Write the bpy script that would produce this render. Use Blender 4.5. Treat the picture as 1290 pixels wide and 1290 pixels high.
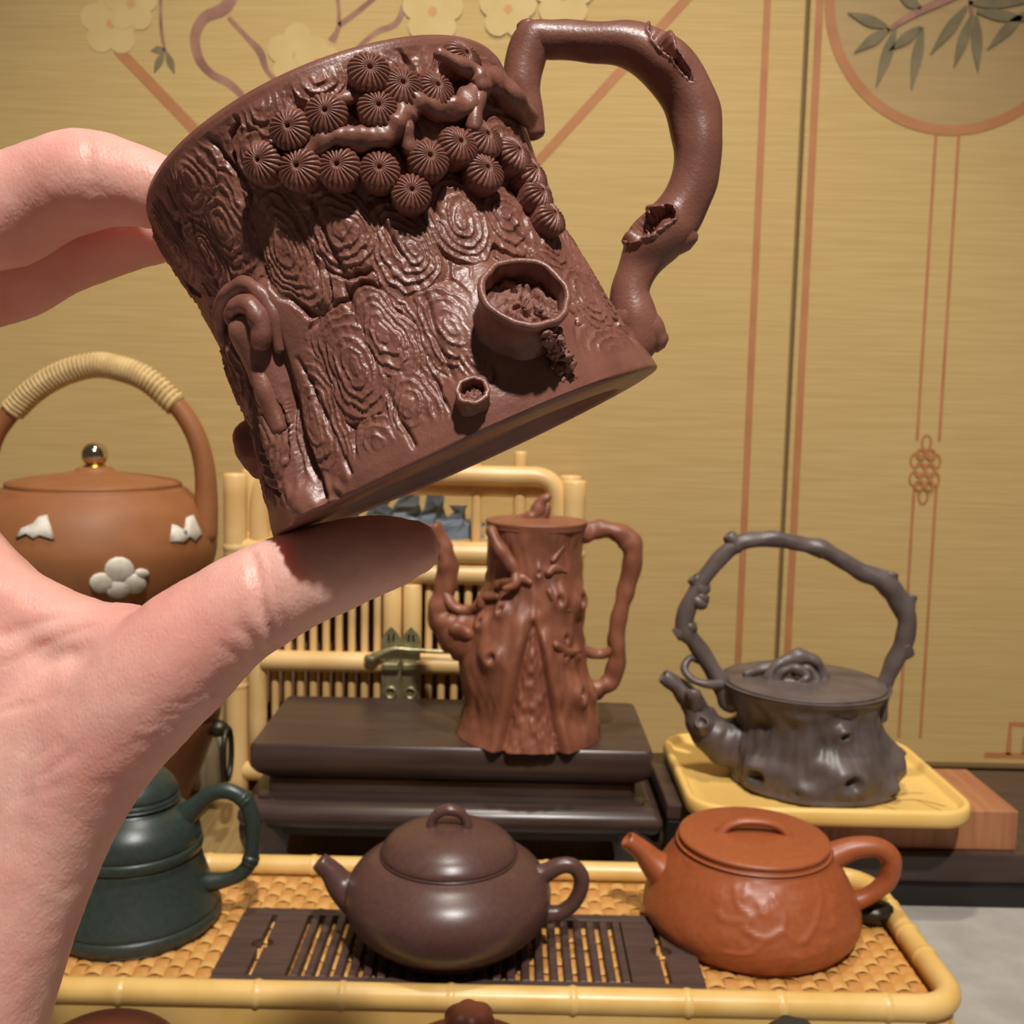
import bpy, bmesh, math, random
import numpy as np
from mathutils import Vector, Matrix

for o in list(bpy.data.objects):
    bpy.data.objects.remove(o)
scn = bpy.context.scene
COL = scn.collection
PI = math.pi

# ------------------------------------------------------------------ camera
FPX = 1300.0
PITCH = math.radians(6.0)
ROLL = math.radians(1.2)
CAM = Vector((0, 0, .316))
MC = Matrix.Rotation(PI/2-PITCH, 3, 'X') @ Matrix.Rotation(ROLL, 3, 'Z')
cd = bpy.data.cameras.new('camera')
cd.sensor_width = 36
cd.lens = 36*FPX/1290
cd.clip_start = .01
cd.dof.use_dof = True
cd.dof.focus_distance = .19
cd.dof.aperture_fstop = 48
cam = bpy.data.objects.new('camera', cd)
COL.objects.link(cam)
cam.matrix_world = Matrix.Translation(CAM) @ MC.to_4x4()
scn.camera = cam

# ------------------------------------------------------------------ light
w = bpy.data.worlds.new('world')
scn.world = w
w.use_nodes = True
w.node_tree.nodes['Background'].inputs[0].default_value = (1, .88, .74, 1)
w.node_tree.nodes['Background'].inputs[1].default_value = .07


def lamp(name, loc, target, energy, size, color, spot=None, blend=.6):
    if spot:
        d = bpy.data.lights.new(name, 'SPOT')
        d.spot_size = math.radians(spot)
        d.spot_blend = blend
        d.shadow_soft_size = size
    else:
        d = bpy.data.lights.new(name, 'AREA')
        d.shape = 'DISK'
        d.size = size
    d.energy = energy
    d.color = color
    o = bpy.data.objects.new(name, d)
    COL.objects.link(o)
    o.location = loc
    o.rotation_euler = (Vector(target)-Vector(loc)).to_track_quat('-Z', 'Y').to_euler()
    return o


# two recessed ceiling spotlights above the table (ceiling about 2.55 m over the floor): the hard shadow
# under the cup and the pool of light on the wall and display come from them
lamp('ceiling_spot_front_offscreen', (.197, -.615, 1.80), (0, .3, .25), 165, .043, (1, .96, .91), 60)
lamp('ceiling_spot_back_offscreen', (.0, .44, 1.80), (.03, .84, .10), 56, .05, (1, .94, .83), 46, 1.0)
scn.view_settings.view_transform = 'Standard'
scn.view_settings.look = 'None'
scn.view_settings.gamma = 1
scn.view_settings.use_curve_mapping = False
scn.view_settings.exposure = 0.0


# ------------------------------------------------------------------ pixel helpers
def ray(px, py):
    return MC @ Vector(((px-645)/FPX, -(py-645)/FPX, -1))


def PY(px, py, Y):
    d = ray(px, py)
    return CAM + d*((Y-CAM.y)/d.y)


def G(px, py, z=0.0):
    d = ray(px, py)
    return CAM + d*((z-CAM.z)/d.z)


def PD(px, py, dep):
    return CAM + ray(px, py)*dep


# ------------------------------------------------------------------ mesh helpers
def mk(name, VF, mat, parent=None, smooth=True, loc=None, auto=None):
    V, F = VF
    me = bpy.data.meshes.new(name)
    me.from_pydata([tuple(v) for v in V], [], [tuple(f) for f in F])
    me.update()
    if smooth:
        me.polygons.foreach_set('use_smooth', [True]*len(me.polygons))
        if auto:
            me.set_sharp_from_angle(angle=math.radians(auto))
    me.materials.append(mat)
    o = bpy.data.objects.new(name, me)
    COL.objects.link(o)
    if parent:
        o.parent = parent
    if loc is not None:
        o.location = loc
    return o


def inst(src, name, parent, loc=None, mw=None):
    o = bpy.data.objects.new(name, src.data)
    COL.objects.link(o)
    o.parent = parent
    if loc is not None:
        o.location = loc
    if mw is not None:
        o.matrix_local = mw
    return o


def tag(o, label, cat, group=None, kind=None):
    if label:
        o['label'] = label
    if cat:
        o['category'] = cat
    if group:
        o['group'] = group
    if kind:
        o['kind'] = kind
    return o


def root(name, loc, label, cat, rz=0, group=None):
    o = bpy.data.objects.new(name, None)
    COL.objects.link(o)
    o.location = loc
    o.rotation_euler = (0, 0, rz)
    o.empty_display_size = .01
    return tag(o, label, cat, group)


def J(*parts):
    V, F = [], []
    for v, f in parts:
        b = len(V)
        V += [tuple(x) for x in v]
        F += [tuple(i+b for i in q) for q in f]
    return V, F


def XF(VF, M):
    return [tuple(M @ Vector(v)) for v in VF[0]], VF[1]


def catmull(P, k):
    P = [np.array(p, float) for p in P]
    n = len(P)
    out = []
    for i in range(n-1):
        p0 = P[i-1] if i > 0 else 2*P[0]-P[1]
        p1, p2 = P[i], P[i+1]
        p3 = P[i+2] if i+2 < n else 2*P[-1]-P[-2]
        for j in range(k):
            t = j/k
            out.append(.5*((2*p1)+(-p0+p2)*t+(2*p0-5*p1+4*p2-p3)*t*t+(-p0+3*p1-3*p2+p3)*t**3))
    out.append(P[-1])
    return np.array(out)


def lathe(prof, n=64, k=0):
    if k:
        prof = catmull(prof, k)
    V, F, rings = [], [], []
    for r, z in prof:
        if r < 1e-6:
            rings.append([len(V)])
            V.append((0, 0, z))
        else:
            rings.append(list(range(len(V), len(V)+n)))
            V += [(r*math.cos(2*PI*i/n), r*math.sin(2*PI*i/n), z) for i in range(n)]
    for a, b in zip(rings[:-1], rings[1:]):
        for i in range(n):
            j = (i+1) % n
            if len(a) == 1 and len(b) == 1:
                continue
            if len(a) == 1:
                F.append((a[0], b[j], b[i]))
            elif len(b) == 1:
                F.append((a[i], a[j], b[0]))
            else:
                F.append((a[i], a[j], b[j], b[i]))
    return V, F


def frames(P):
    T = np.gradient(P, axis=0)
    T /= np.linalg.norm(T, axis=1)[:, None]+1e-12
    up = np.array([0, 0, 1.0]) if abs(T[0][2]) < .9 else np.array([0, 1.0, 0])
    n = np.cross(T[0], up)
    n /= np.linalg.norm(n)
    N = []
    for t in T:
        n = n-t*np.dot(n, t)
        n /= np.linalg.norm(n)
        N.append(n.copy())
    N = np.array(N)
    return T, N, np.cross(T, N)


def tube(pts, rads, n=16, k=8, cap=.9, hollow=None, ell=None, wob=0, seed=0, smoothr=True):
    """generalised cylinder through pts; ell: list of (sx,sy) per point; hollow: depth of open end hole"""
    A = np.array([list(p) for p in pts], float)
    R = np.array(rads, float) if hasattr(rads, '__len__') else np.full(len(A), float(rads))
    E = np.array(ell, float) if ell is not None else np.ones((len(A), 2))
    Q = np.concatenate([A, R[:, None], E], 1)
    if k > 1:
        Q = catmull(Q, k)
    A, R, E = Q[:, :3], Q[:, 3], Q[:, 4:6]
    T, N, B = frames(A)
    rs = []   # (centre, n, b, r, e)
    if cap:
        for a in (0.0, .5, .8):
            c = math.cos(math.radians(90*(1-a)))
            s = math.sin(math.radians(90*(1-a)))
            rs.append((A[0]-T[0]*R[0]*cap*s, N[0], B[0], max(R[0]*c, 1e-6), E[0]))
    for i in range(len(A)):
        rs.append((A[i], N[i], B[i], R[i], E[i]))
    if hollow:
        rs.append((A[-1]+T[-1]*R[-1]*.18, N[-1], B[-1], R[-1]*.9, E[-1]))
        rs.append((A[-1]+T[-1]*R[-1]*.15, N[-1], B[-1], R[-1]*.7, E[-1]))
        rs.append((A[-1]-T[-1]*hollow, N[-1], B[-1], R[-1]*.55, E[-1]))
        rs.append((A[-1]-T[-1]*hollow, N[-1], B[-1], 1e-6, E[-1]))
    elif cap:
        for a in (.8, .5, 0.0):
            c = math.cos(math.radians(90*(1-a)))
            s = math.sin(math.radians(90*(1-a)))
            rs.append((A[-1]+T[-1]*R[-1]*cap*s, N[-1], B[-1], max(R[-1]*c, 1e-6), E[-1]))
    rng = random.Random(seed)
    ph = [rng.uniform(0, 6.28) for _ in range(8)]
    V, F = [], []
    for j, (c, nn, bb, r, e) in enumerate(rs):
        for i in range(n):
            a = 2*PI*i/n
            rr = r
            if wob:
                rr = r*(1+wob*(math.sin(3*a+ph[0]+j*.31)*.5+math.sin(2*a+ph[1]-j*.47)*.6+math.sin(5*a+ph[2]+j*.8)*.35+math.sin(j*.9+ph[3])*.5))
            V.append(tuple(c+nn*rr*e[0]*math.cos(a)+bb*rr*e[1]*math.sin(a)))
    for j in range(len(rs)-1):
        for i in range(n):
            i2 = (i+1) % n
            F.append((j*n+i, j*n+i2, (j+1)*n+i2, (j+1)*n+i))
    return V, F


def box(x0, x1, y0, y1, z0, z1, bev=0, seg=2):
    bm = bmesh.new()
    bmesh.ops.create_cube(bm, size=1)
    for v in bm.verts:
        v.co = Vector(((x0+x1)/2+v.co.x*(x1-x0), (y0+y1)/2+v.co.y*(y1-y0), (z0+z1)/2+v.co.z*(z1-z0)))
    if bev:
        bmesh.ops.bevel(bm, geom=bm.edges[:], offset=bev, segments=seg, affect='EDGES', profile=.5)
    bm.verts.index_update()
    r = [tuple(v.co) for v in bm.verts], [tuple(v.index for v in f.verts) for f in bm.faces]
    bm.free()
    return r


def rrect(x0, x1, y0, y1, r, n=8):
    P = []
    for cx, cy, a0 in ((x1-r, y1-r, 0), (x0+r, y1-r, 90), (x0+r, y0+r, 180), (x1-r, y0+r, 270)):
        for i in range(n+1):
            a = math.radians(a0+90*i/n)
            P.append((cx+r*math.cos(a), cy+r*math.sin(a)))
    return P


def stack(rings, capb=True, capt=True):
    """rings: list of (outline list, z) with equal counts"""
    V, F = [], []
    n = len(rings[0][0])
    for P, z in rings:
        V += [(x, y, z) for x, y in P]
    for j in range(len(rings)-1):
        for i in range(n):
            i2 = (i+1) % n
            F.append((j*n+i, j*n+i2, (j+1)*n+i2, (j+1)*n+i))
    if capb:
        F.append(tuple(range(n-1, -1, -1)))
    if capt:
        b = (len(rings)-1)*n
        F.append(tuple(range(b, b+n)))
    return V, F


def sphere(c, r, n=16, m=10, sc=(1, 1, 1)):
    V, F = lathe([(max(r*math.sin(PI*i/m), 0 if i in (0, m) else 1e-5), -r*math.cos(PI*i/m)) for i in range(m+1)], n)
    return [(c[0]+x*sc[0], c[1]+y*sc[1], c[2]+z*sc[2]) for x, y, z in V], F


def vnoise(x, y, z, seed=0):
    """vectorised value noise -1..1"""
    def h(i, j, k):
        n = (i*374761393+j*668265263+k*1274126177+seed*974634777) & 0xffffffff
        n = ((n ^ (n >> 13))*1274126177) & 0xffffffff
        return ((n ^ (n >> 16)) & 0xffff)/32767.5-1
    x, y, z = np.broadcast_arrays(np.asarray(x, float), np.asarray(y, float), np.asarray(z, float))
    i, j, k = np.floor(x).astype(np.int64), np.floor(y).astype(np.int64), np.floor(z).astype(np.int64)
    fx, fy, fz = x-i, y-j, z-k
    fx, fy, fz = [f*f*(3-2*f) for f in (fx, fy, fz)]
    r = 0
    for a in (0, 1):
        for b in (0, 1):
            for c in (0, 1):
                r = r+h(i+a, j+b, k+c)*(fx if a else 1-fx)*(fy if b else 1-fy)*(fz if c else 1-fz)
    return r


def rough(VF, amp, freq, seed=0):
    """displace vertices by vector noise"""
    P = np.array(VF[0], float)
    d = np.stack([vnoise(P[:, 0]*freq, P[:, 1]*freq, P[:, 2]*freq, seed+s) for s in (1, 2, 3)], 1)
    d += .5*np.stack([vnoise(P[:, 0]*freq*2.3, P[:, 1]*freq*2.3, P[:, 2]*freq*2.3, seed+s) for s in (4, 5, 6)], 1)
    return [tuple(p) for p in P+d*amp], VF[1]


# ------------------------------------------------------------------ materials
def s2l(c):
    return tuple(((x/255)/12.92 if x/255 <= .04045 else ((x/255+.055)/1.055)**2.4) for x in c)+(1,)


def mat(name, c, rough_=.5, c2=None, scale=60, stretch=(1, 1, 1), bump=0, bscale=None, spec=.5, metal=0, coat=0, sss=0, detail=4, contrast=(.35, .65), bstretch=None, coord='Object'):
    m = bpy.data.materials.new(name)
    m.use_nodes = True
    nt = m.node_tree
    b = nt.nodes['Principled BSDF']
    b.inputs['Roughness'].default_value = rough_
    b.inputs['Metallic'].default_value = metal
    b.inputs['Specular IOR Level'].default_value = spec
    b.inputs['Coat Weight'].default_value = coat
    b.inputs['Coat Roughness'].default_value = .2
    if sss:
        b.inputs['Subsurface Weight'].default_value = sss
        b.inputs['Subsurface Radius'].default_value = (1, .35, .2)
        b.inputs['Subsurface Scale'].default_value = .007
    tc = nt.nodes.new('ShaderNodeTexCoord')

    def noise(sc, st, det):
        mp = nt.nodes.new('ShaderNodeMapping')
        mp.inputs['Scale'].default_value = st
        nt.links.new(tc.outputs[coord], mp.inputs[0])
        n = nt.nodes.new('ShaderNodeTexNoise')
        n.inputs['Scale'].default_value = sc
        n.inputs['Detail'].default_value = det
        nt.links.new(mp.outputs[0], n.inputs[0])
        return n
    b.inputs['Base Color'].default_value = s2l(c)
    if c2:
        n = noise(scale, stretch, detail)
        r = nt.nodes.new('ShaderNodeValToRGB')
        r.color_ramp.elements[0].position = contrast[0]
        r.color_ramp.elements[1].position = contrast[1]
        r.color_ramp.elements[0].color = s2l(c)
        r.color_ramp.elements[1].color = s2l(c2)
        nt.links.new(n.outputs[0], r.inputs[0])
        nt.links.new(r.outputs[0], b.inputs['Base Color'])
    if bump:
        n = noise(bscale or scale, bstretch or stretch, 3)
        bp = nt.nodes.new('ShaderNodeBump')
        bp.inputs['Strength'].default_value = bump
        bp.inputs['Distance'].default_value = .001
        nt.links.new(n.outputs[0], bp.inputs['Height'])
        nt.links.new(bp.outputs[0], b.inputs['Normal'])
    return m


M = {}
M['grass'] = mat('grasscloth', (180, 150, 96), .75, (189, 160, 106), 14, (1, 1, 40), .15, 30, spec=.2, detail=8, bstretch=(1, 1, 30))
M['grass2'] = M['grass']
M['line'] = mat('printed_line', (162, 106, 62), .7, (172, 116, 70), 30)
M['branchink'] = mat('printed_branch', (128, 84, 70), .7, (160, 116, 92), 40)
M['leafink'] = mat('printed_leaf', (104, 92, 62), .7, (120, 106, 74), 60)
M['flowerink'] = mat('printed_flower', (190, 161, 102), .7, (196, 168, 112), 40)
M['flowercore'] = mat('printed_flower_core', (188, 140, 84), .7)
M['medal'] = mat('printed_medallion', (160, 132, 86), .75, (168, 140, 92), 12, (1, 1, 20))
M['wallback'] = mat('olive_wall', (126, 102, 64), .8)
M['shadowstrip'] = mat('panel_shadow_strip', (112, 86, 52), .7)
M['mat'] = mat('straw_mat', (134, 108, 66), .8, (152, 124, 78), 14, (30, 1, 1), .3, 40, spec=.2, bstretch=(30, 1, 1))
M['cloth'] = mat('grey_cloth', (154, 148, 140), .9, (168, 162, 153), 45, (1, 1, 1), .3, 900, spec=.1, detail=8)
M['floor'] = mat('floor_wood', (90, 70, 50), .6, (110, 86, 62), 8, (1, 10, 1))
M['tablewood'] = mat('table_wood', (70, 48, 34), .5, (90, 62, 44), 10, (1, 12, 12))
M['bamboo'] = mat('bamboo', (214, 172, 110), .36, (228, 192, 132), 18, (1, 1, 1), .08, 60, spec=.5, detail=6)
M['bambootray'] = mat('bamboo_tray', (214, 170, 92), .35, (228, 190, 120), 30, (1, 1, 1), .08, 80, spec=.5, detail=6)
M['strip'] = mat('woven_strip', (216, 166, 98), .42, (200, 146, 76), 40, (1, 1, 1), .1, 200, detail=5)
M['strip2'] = mat('woven_strip_dark', (180, 122, 60), .42, (196, 138, 72), 40, (1, 1, 1), .1, 200, detail=5)
M['darkwood'] = mat('dark_wood', (58, 44, 40), .30, (72, 55, 48), 9, (2, 16, 16), .05, 30, spec=.5, bstretch=(2, 20, 20))
M['slat'] = mat('slat_wood', (70, 52, 46), .5, (84, 62, 54), 16, (2, 16, 16), .1, 40)
M['redwood'] = mat('red_wood', (176, 118, 80), .5, (154, 98, 66), 14, (14, 1, 1), .1, 40)
M['black'] = mat('black_lacquer', (26, 22, 20), .4)
M['greenclay'] = mat('green_clay', (44, 53, 48), .36, (50, 60, 54), 400, bump=.05, bscale=1500, spec=.5)
M['purpleclay'] = mat('purple_clay', (82, 56, 50), .32, (90, 62, 55), 400, bump=.06, bscale=1500, spec=.5)
M['orangeclay'] = mat('orange_clay', (150, 78, 42), .40, (158, 84, 46), 300, bump=.08, bscale=1200, spec=.5)
M['treeclay'] = mat('tree_clay', (140, 86, 62), .45, (122, 72, 52), 60, bump=.15, bscale=700, spec=.5)
M['greyclay'] = mat('grey_clay', (84, 72, 68), .42, (100, 87, 83), 60, bump=.15, bscale=700, spec=.5)
M['kettleclay'] = mat('kettle_clay', (140, 88, 52), .55, (148, 94, 56), 60, bump=.08, bscale=900, spec=.35)
M['stoveclay'] = mat('stove_clay', (120, 72, 40), .5, (132, 80, 46), 60, bump=.1, bscale=700)
M['cupclay'] = mat('cup_clay', (134, 87, 73), .38, (120, 75, 62), 120, bump=.12, bscale=1400, spec=.5)
M['cuppit'] = mat('cup_rough_clay', (134, 87, 73), .6, (120, 75, 62), 300, bump=.3, bscale=1500)
M['redclay'] = mat('red_clay', (120, 60, 40), .45, bump=.08, bscale=900)
M['blackclay'] = mat('black_clay', (44, 44, 44), .35)
M['rope'] = mat('rattan_wrap', (206, 178, 124), .7, (184, 152, 100), 80, bump=.2, bscale=300)
M['metalball'] = mat('steel', (200, 190, 170), .12, metal=1)
M['gold'] = mat('gold', (200, 150, 60), .3, metal=1)
M['brass'] = mat('aged_brass', (150, 142, 104), .42, (176, 166, 126), 200, metal=.75)
M['iron'] = mat('dark_iron', (60, 56, 46), .4, metal=.7)
M['white'] = mat('white_relief', (218, 210, 196), .55, (196, 184, 166), 120, bump=.2, bscale=300)
M['yellow'] = mat('yellow_tray', (230, 186, 104), .42, (234, 192, 110), 20, spec=.5)
M['etch'] = mat('etched_ink', (170, 128, 60), .6)
M['rock'] = mat('blue_grey_stone', (128, 140, 150), .6, (100, 112, 124), 40, bump=.2, bscale=200)
M['pleat'] = mat('pleated_paper', (206, 192, 160), .8, (196, 180, 146), 40)
M['skin'] = mat('skin', (236, 184, 168), .44, (224, 158, 144), 45, bump=.10, bscale=1400, spec=.4, sss=.5, detail=6)


def skin_cells(m):
    # fine polygonal skin relief on top of the noise bump
    nt = m.node_tree
    b = nt.nodes['Principled BSDF']
    old = b.inputs['Normal'].links[0].from_socket
    v = nt.nodes.new('ShaderNodeTexVoronoi')
    v.feature = 'DISTANCE_TO_EDGE'
    v.inputs['Scale'].default_value = 1100
    mp = nt.nodes.new('ShaderNodeMapping')
    mp.inputs['Scale'].default_value = (1, .7, .55)
    mp.inputs['Rotation'].default_value = (0, .6, 0)
    tc = nt.nodes.new('ShaderNodeTexCoord')
    nt.links.new(tc.outputs['Object'], mp.inputs[0])
    nt.links.new(mp.outputs[0], v.inputs['Vector'])
    bp = nt.nodes.new('ShaderNodeBump')
    bp.inputs['Strength'].default_value = .22
    bp.inputs['Distance'].default_value = .0006
    nt.links.new(v.outputs['Distance'], bp.inputs['Height'])
    nt.links.new(old, bp.inputs['Normal'])
    nt.links.new(bp.outputs[0], b.inputs['Normal'])


skin_cells(M['skin'])
M['nail'] = mat('nail', (236, 190, 176), .25, spec=.5)
M['inside'] = mat('cabinet_board', (138, 100, 62), .8, (124, 88, 54), 14, (2, 2, 14))
# ================================================================== SETTING
YW = .88
wb = mk('wall_back', box(-1.6, 1.6, YW, YW+.1, -.75, 2.4), M['wallback'], None, False)
tag(wb, None, None, kind='structure')
wb['label'] = 'olive wall behind the grasscloth panels'
fl = mk('floor', box(-1.6, 1.6, -1.2, YW+.1, -.8, -.75), M['floor'], None, False)
tag(fl, None, None, kind='structure')
# grasscloth panels hung on the wall
pb = PY(1210, 962, YW-.006).z            # bottom edge of the panels
xs = PY(997, 440, YW-.006).x
pl = mk('wall_panel', box(-1.3, xs-.002, YW-.008, YW, pb, 2.3, .001, 1), M['grass'], wb, False)
pl['label'] = 'left straw grasscloth panel with plum branch print'
pr = mk('wall_panel', box(xs+.002, 1.3, YW-.006, YW, pb, 2.3, .001, 1), M['grass2'], wb, False)
pr['label'] = 'right straw grasscloth panel with bamboo medallion print'
for x_a, x_b, th in ((-1.3, xs-.002, .009), (xs+.002, 1.3, .007)):
    mk('panel_shadow_strip', box(x_a, x_b, YW-th, YW, pb-.0035, pb, .0005, 1), M['shadowstrip'], wb, False)  # brown strip put in for the shadow line under the panels
yl = YW-.0081
yr = YW-.0061
TH = .00012


def ribbon(path, wid, y, k=6, closed=False):
    """flat printed stroke on the panel: path of px points or (x,z) tuples; wid in metres, list or float"""
    P = np.array(path, float)
    W = np.array(wid, float) if hasattr(wid, '__len__') else np.full(len(P), float(wid))
    Q = np.concatenate([P, W[:, None]], 1)
    if k > 1:
        Q = catmull(Q, k)
    T = np.gradient(Q[:, :2], axis=0)
    if closed:
        T[0] = T[-1] = Q[1, :2]-Q[-2, :2]
    T /= np.linalg.norm(T, axis=1)[:, None]+1e-9
    N = np.stack([-T[:, 1], T[:, 0]], 1)
    A = Q[:, :2]+N*Q[:, 2:]/2
    B = Q[:, :2]-N*Q[:, 2:]/2
    V = [(a[0], y-TH, a[1]) for a in A]+[(b[0], y-TH, b[1]) for b in B]
    n = len(A)
    V += [(a[0], y+TH, a[1]) for a in A]+[(b[0], y+TH, b[1]) for b in B]
    F = []
    for i in range(n-1):
        F.append((i, i+1, n+i+1, n+i))
        F.append((2*n+i, 3*n+i, 3*n+i+1, 2*n+i+1))
        F.append((i, 2*n+i, 2*n+i+1, i+1))
        F.append((n+i, n+i+1, 3*n+i+1, 3*n+i))
    return V, F


def xz(px, py, y):
    p = PY(px, py, y)
    return (p.x, p.z)


def pxr(path, widpx, y, k=6):
    s = .9/FPX
    return ribbon([xz(a, b, y) for a, b in path], [q*s for q in widpx] if hasattr(widpx, '__len__') else widpx*s, y, k)


def vline(px, py0, py1, y, wpx, name, parent):
    """true vertical print line through pixel (px,py0) down to the row py1"""
    x = xz(px, 400, y)[0]
    z0 = xz(px, py0, y)[1]
    z1 = xz(px, py1, y)[1]
    mk(name, ribbon([(x, z0), (x, z1)], wpx*.9/FPX, y, 1), M['line'], parent, False)


vline(949, -250, 955, yl, 8.5, 'printed_border', pl)
vline(1013, -250, 955, yr, 9, 'printed_border', pr)
# left panel lozenge lines
mk('printed_lozenge', pxr([(148, 62), (420, 345)], 13, yl, 1), M['line'], pl, False)
mk('printed_lozenge', pxr([(900, -40), (690, 190), (520, 372)], 11, yl, 1), M['line'], pl, False)
# medallion
cx, cz = xz(1206, -2, yr)
RM = 149*.9/FPX
n = 72
mk('printed_medallion', ([(cx+RM*math.cos(2*PI*i/n), yr-.0001, cz+RM*math.sin(2*PI*i/n)) for i in range(n)], [tuple(range(n))]), M['medal'], pr, False)
yr2 = yr-.0002
mk('printed_ring', ribbon([(cx+RM*math.cos(2*PI*i/n), cz+RM*math.sin(2*PI*i/n)) for i in range(n+1)], 12*.9/FPX, yr2, 1, True), M['line'], pr, False)
yb = yr-.0009
mk('printed_bamboo_stem', pxr([(1118, 38), (1150, 18), (1200, -5), (1250, -30)], [4, 8, 10, 12], yb), M['branchink'], pr, False)
mk('printed_bamboo_stem', pxr([(1225, 20), (1222, -10), (1220, -60)], [4, 5, 6], yb), M['branchink'], pr, False)
for (a, b) in (((1118, 34), (1068, 16)), ((1120, 36), (1076, 66)), ((1128, 36), (1104, 108)), ((1160, 34), (1120, 64)), ((1162, 34), (1148, 112)),
               ((1218, 8), (1172, 68)), ((1224, 20), (1202, 84)), ((1230, 20), (1232, 90)), ((1230, 14), (1300, 26)), ((1290, 16), (1244, 62)), ((1220, 4), (1300, 2)), ((1160, 10), (1130, -8)), ((1250, -20), (1290, -40))):
    m_ = ((a[0]*.55+b[0]*.45), (a[1]*.55+b[1]*.45))
    mk('printed_bamboo_leaf', pxr([a, m_, b], [4, 13, 1], yb, 5), M['leafink'], pr, False)
# twin cords below medallion, endless knot
x1 = xz(1155, 560, yr)[0]
x2 = xz(1183, 560, yr)[0]
for x in (x1, x2):
    mk('printed_cord', ribbon([(x, cz-RM), (x, xz(1165, 555, yr)[1])], 3.8*.9/FPX, yr, 1), M['line'], pr, False)
    mk('printed_cord', ribbon([(x, xz(1165, 612, yr)[1]), (x, xz(1165, 930, yr)[1])], 3.8*.9/FPX, yr, 1), M['line'], pr, False)
kx, kz = xz(1165, 592, yr)
s = .9/FPX
loops = [(0, 33, 5.5, 9), (0, -33, 5.5, 9)]
loops += [(dx, dz, 6, 8.5) for dx in (-12, 0, 12) for dz in (11, -11)]
loops += [(dx, 0, 6, 8.5) for dx in (-6, 6)]+[(dx, dz, 5, 6) for dx in (-6, 6) for dz in (19, -19)]
for i, (dx, dz, ra, rb) in enumerate(loops):
    mk('printed_knot', ribbon([(kx+(dx+ra*math.cos(t))*s, kz+(dz+rb*math.sin(t))*s) for t in np.linspace(0, 2*PI, 17)], 3*s, yr-.00008*i, 1, True), M['line'], pr, False)
# fret corner at the lower right
for pth in ([(1240, 951), (1330, 953)], [(1270, 951), (1273, 912), (1330, 914)], [(1290, 950), (1290, 930), (1330, 932)]):
    mk('printed_fret', pxr(pth, 7, yr, 1), M['line'], pr, False)
# plum branch print on the left panel
mk('printed_branch', pxr([(300, -30), (285, 8), (258, 22), (246, 45), (250, 72), (265, 92), (290, 106), (312, 128), (335, 150)], [16, 15, 13, 12, 11, 9, 9, 7, 5], yl), M['branchink'], pl, False)
mk('printed_branch', pxr([(288, 22), (312, 48), (328, 66), (336, 88), (350, 105)], [5, 6, 9, 6, 4], yl), M['branchink'], pl, False)
mk('printed_branch', pxr([(424, -20), (427, 30), (418, 52)], [4, 5, 9], yl), M['branchink'], pl, False)
mk('printed_branch', pxr([(478, -8), (450, 15), (427, 32)], [5, 6, 6], yl), M['branchink'], pl, False)
mk('printed_branch', pxr([(515, -10), (500, 28), (475, 40), (450, 60)], [8, 7, 6, 4], yl), M['branchink'], pl, False)
mk('printed_branch', pxr([(202, -20), (203, 35), (208, 64)], [4, 4, 4], yl), M['branchink'], pl, False)
for a, b in (((208, 62), (190, 64)), ((207, 64), (194, 92)), ((209, 64), (220, 93))):
    m_ = ((a[0]+b[0])/2, (a[1]+b[1])/2)
    mk('printed_leaf', pxr([a, m_, b], [2, 9, 1], yl, 5), M['leafink'], pl, False)


FL = [0]


def petals(px, py, r, nn=5, a0=0.3):
    FL[0] += .00014
    x, z = xz(px, py, yl)
    for i in range(nn):
        a = a0+2*PI*i/nn
        c = (x+r*s*.6*math.cos(a), z+r*s*.6*math.sin(a))
        m = 14
        V = [(c[0]+r*s*.48*math.cos(2*PI*j/m), yl-FL[0]-.00002*i, c[1]+r*s*.48*math.sin(2*PI*j/m)) for j in range(m)]
        mk('printed_petal', (V, [tuple(range(m))]), M['flowerink'], pl, False)
    mk('printed_flower_core', ([(x+r*s*.16*math.cos(2*PI*j/10), yl-.00012-FL[0], z+r*s*.16*math.sin(2*PI*j/10)) for j in range(10)], [tuple(range(10))]), M['flowercore'], pl, False)


for f in ((140, 30, 34), (165, 5, 30), (375, 70, 34), (400, 78, 26), (545, 15, 34), (640, 12, 32), (710, -5, 34)):
    petals(*f)
mk('printed_leaf', pxr([(612, 20), (625, 14), (640, 18)], [3, 13, 4], yl), M['leafink'], pl, False)

# ================================================================== TABLE
YF = -.12
tb = root('tea_table', (0, .38, -.75), 'dark wooden tea table carrying the whole display', 'table')
mk('tabletop', box(-.95, .95, YF-.38, YW-.012-.38, .715, .7443, .004), M['tablewood'], tb, False)
leg = mk('leg', box(-.03, .03, -.03, .03, 0, .716, .003), M['tablewood'], tb, False, (-.85, -.42, 0))
for x, y in ((.85, -.42), (-.85, .42), (.85, .42)):
    inst(leg, 'leg', tb, (x, y, 0))
cl = mk('tablecloth', box(-.93, .93, YF+.01, .665, -.0055, 0, .002), M['cloth'], None, False)
tag(cl, 'grey woven cloth covering the front of the tea table', 'tablecloth')
mt = mk('straw_mat', box(-.93, .93, .667, YW-.014, -.0055, .0, .001), M['mat'], None, False)
tag(mt, 'olive straw mat lying along the wall behind the stands', 'mat')
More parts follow.
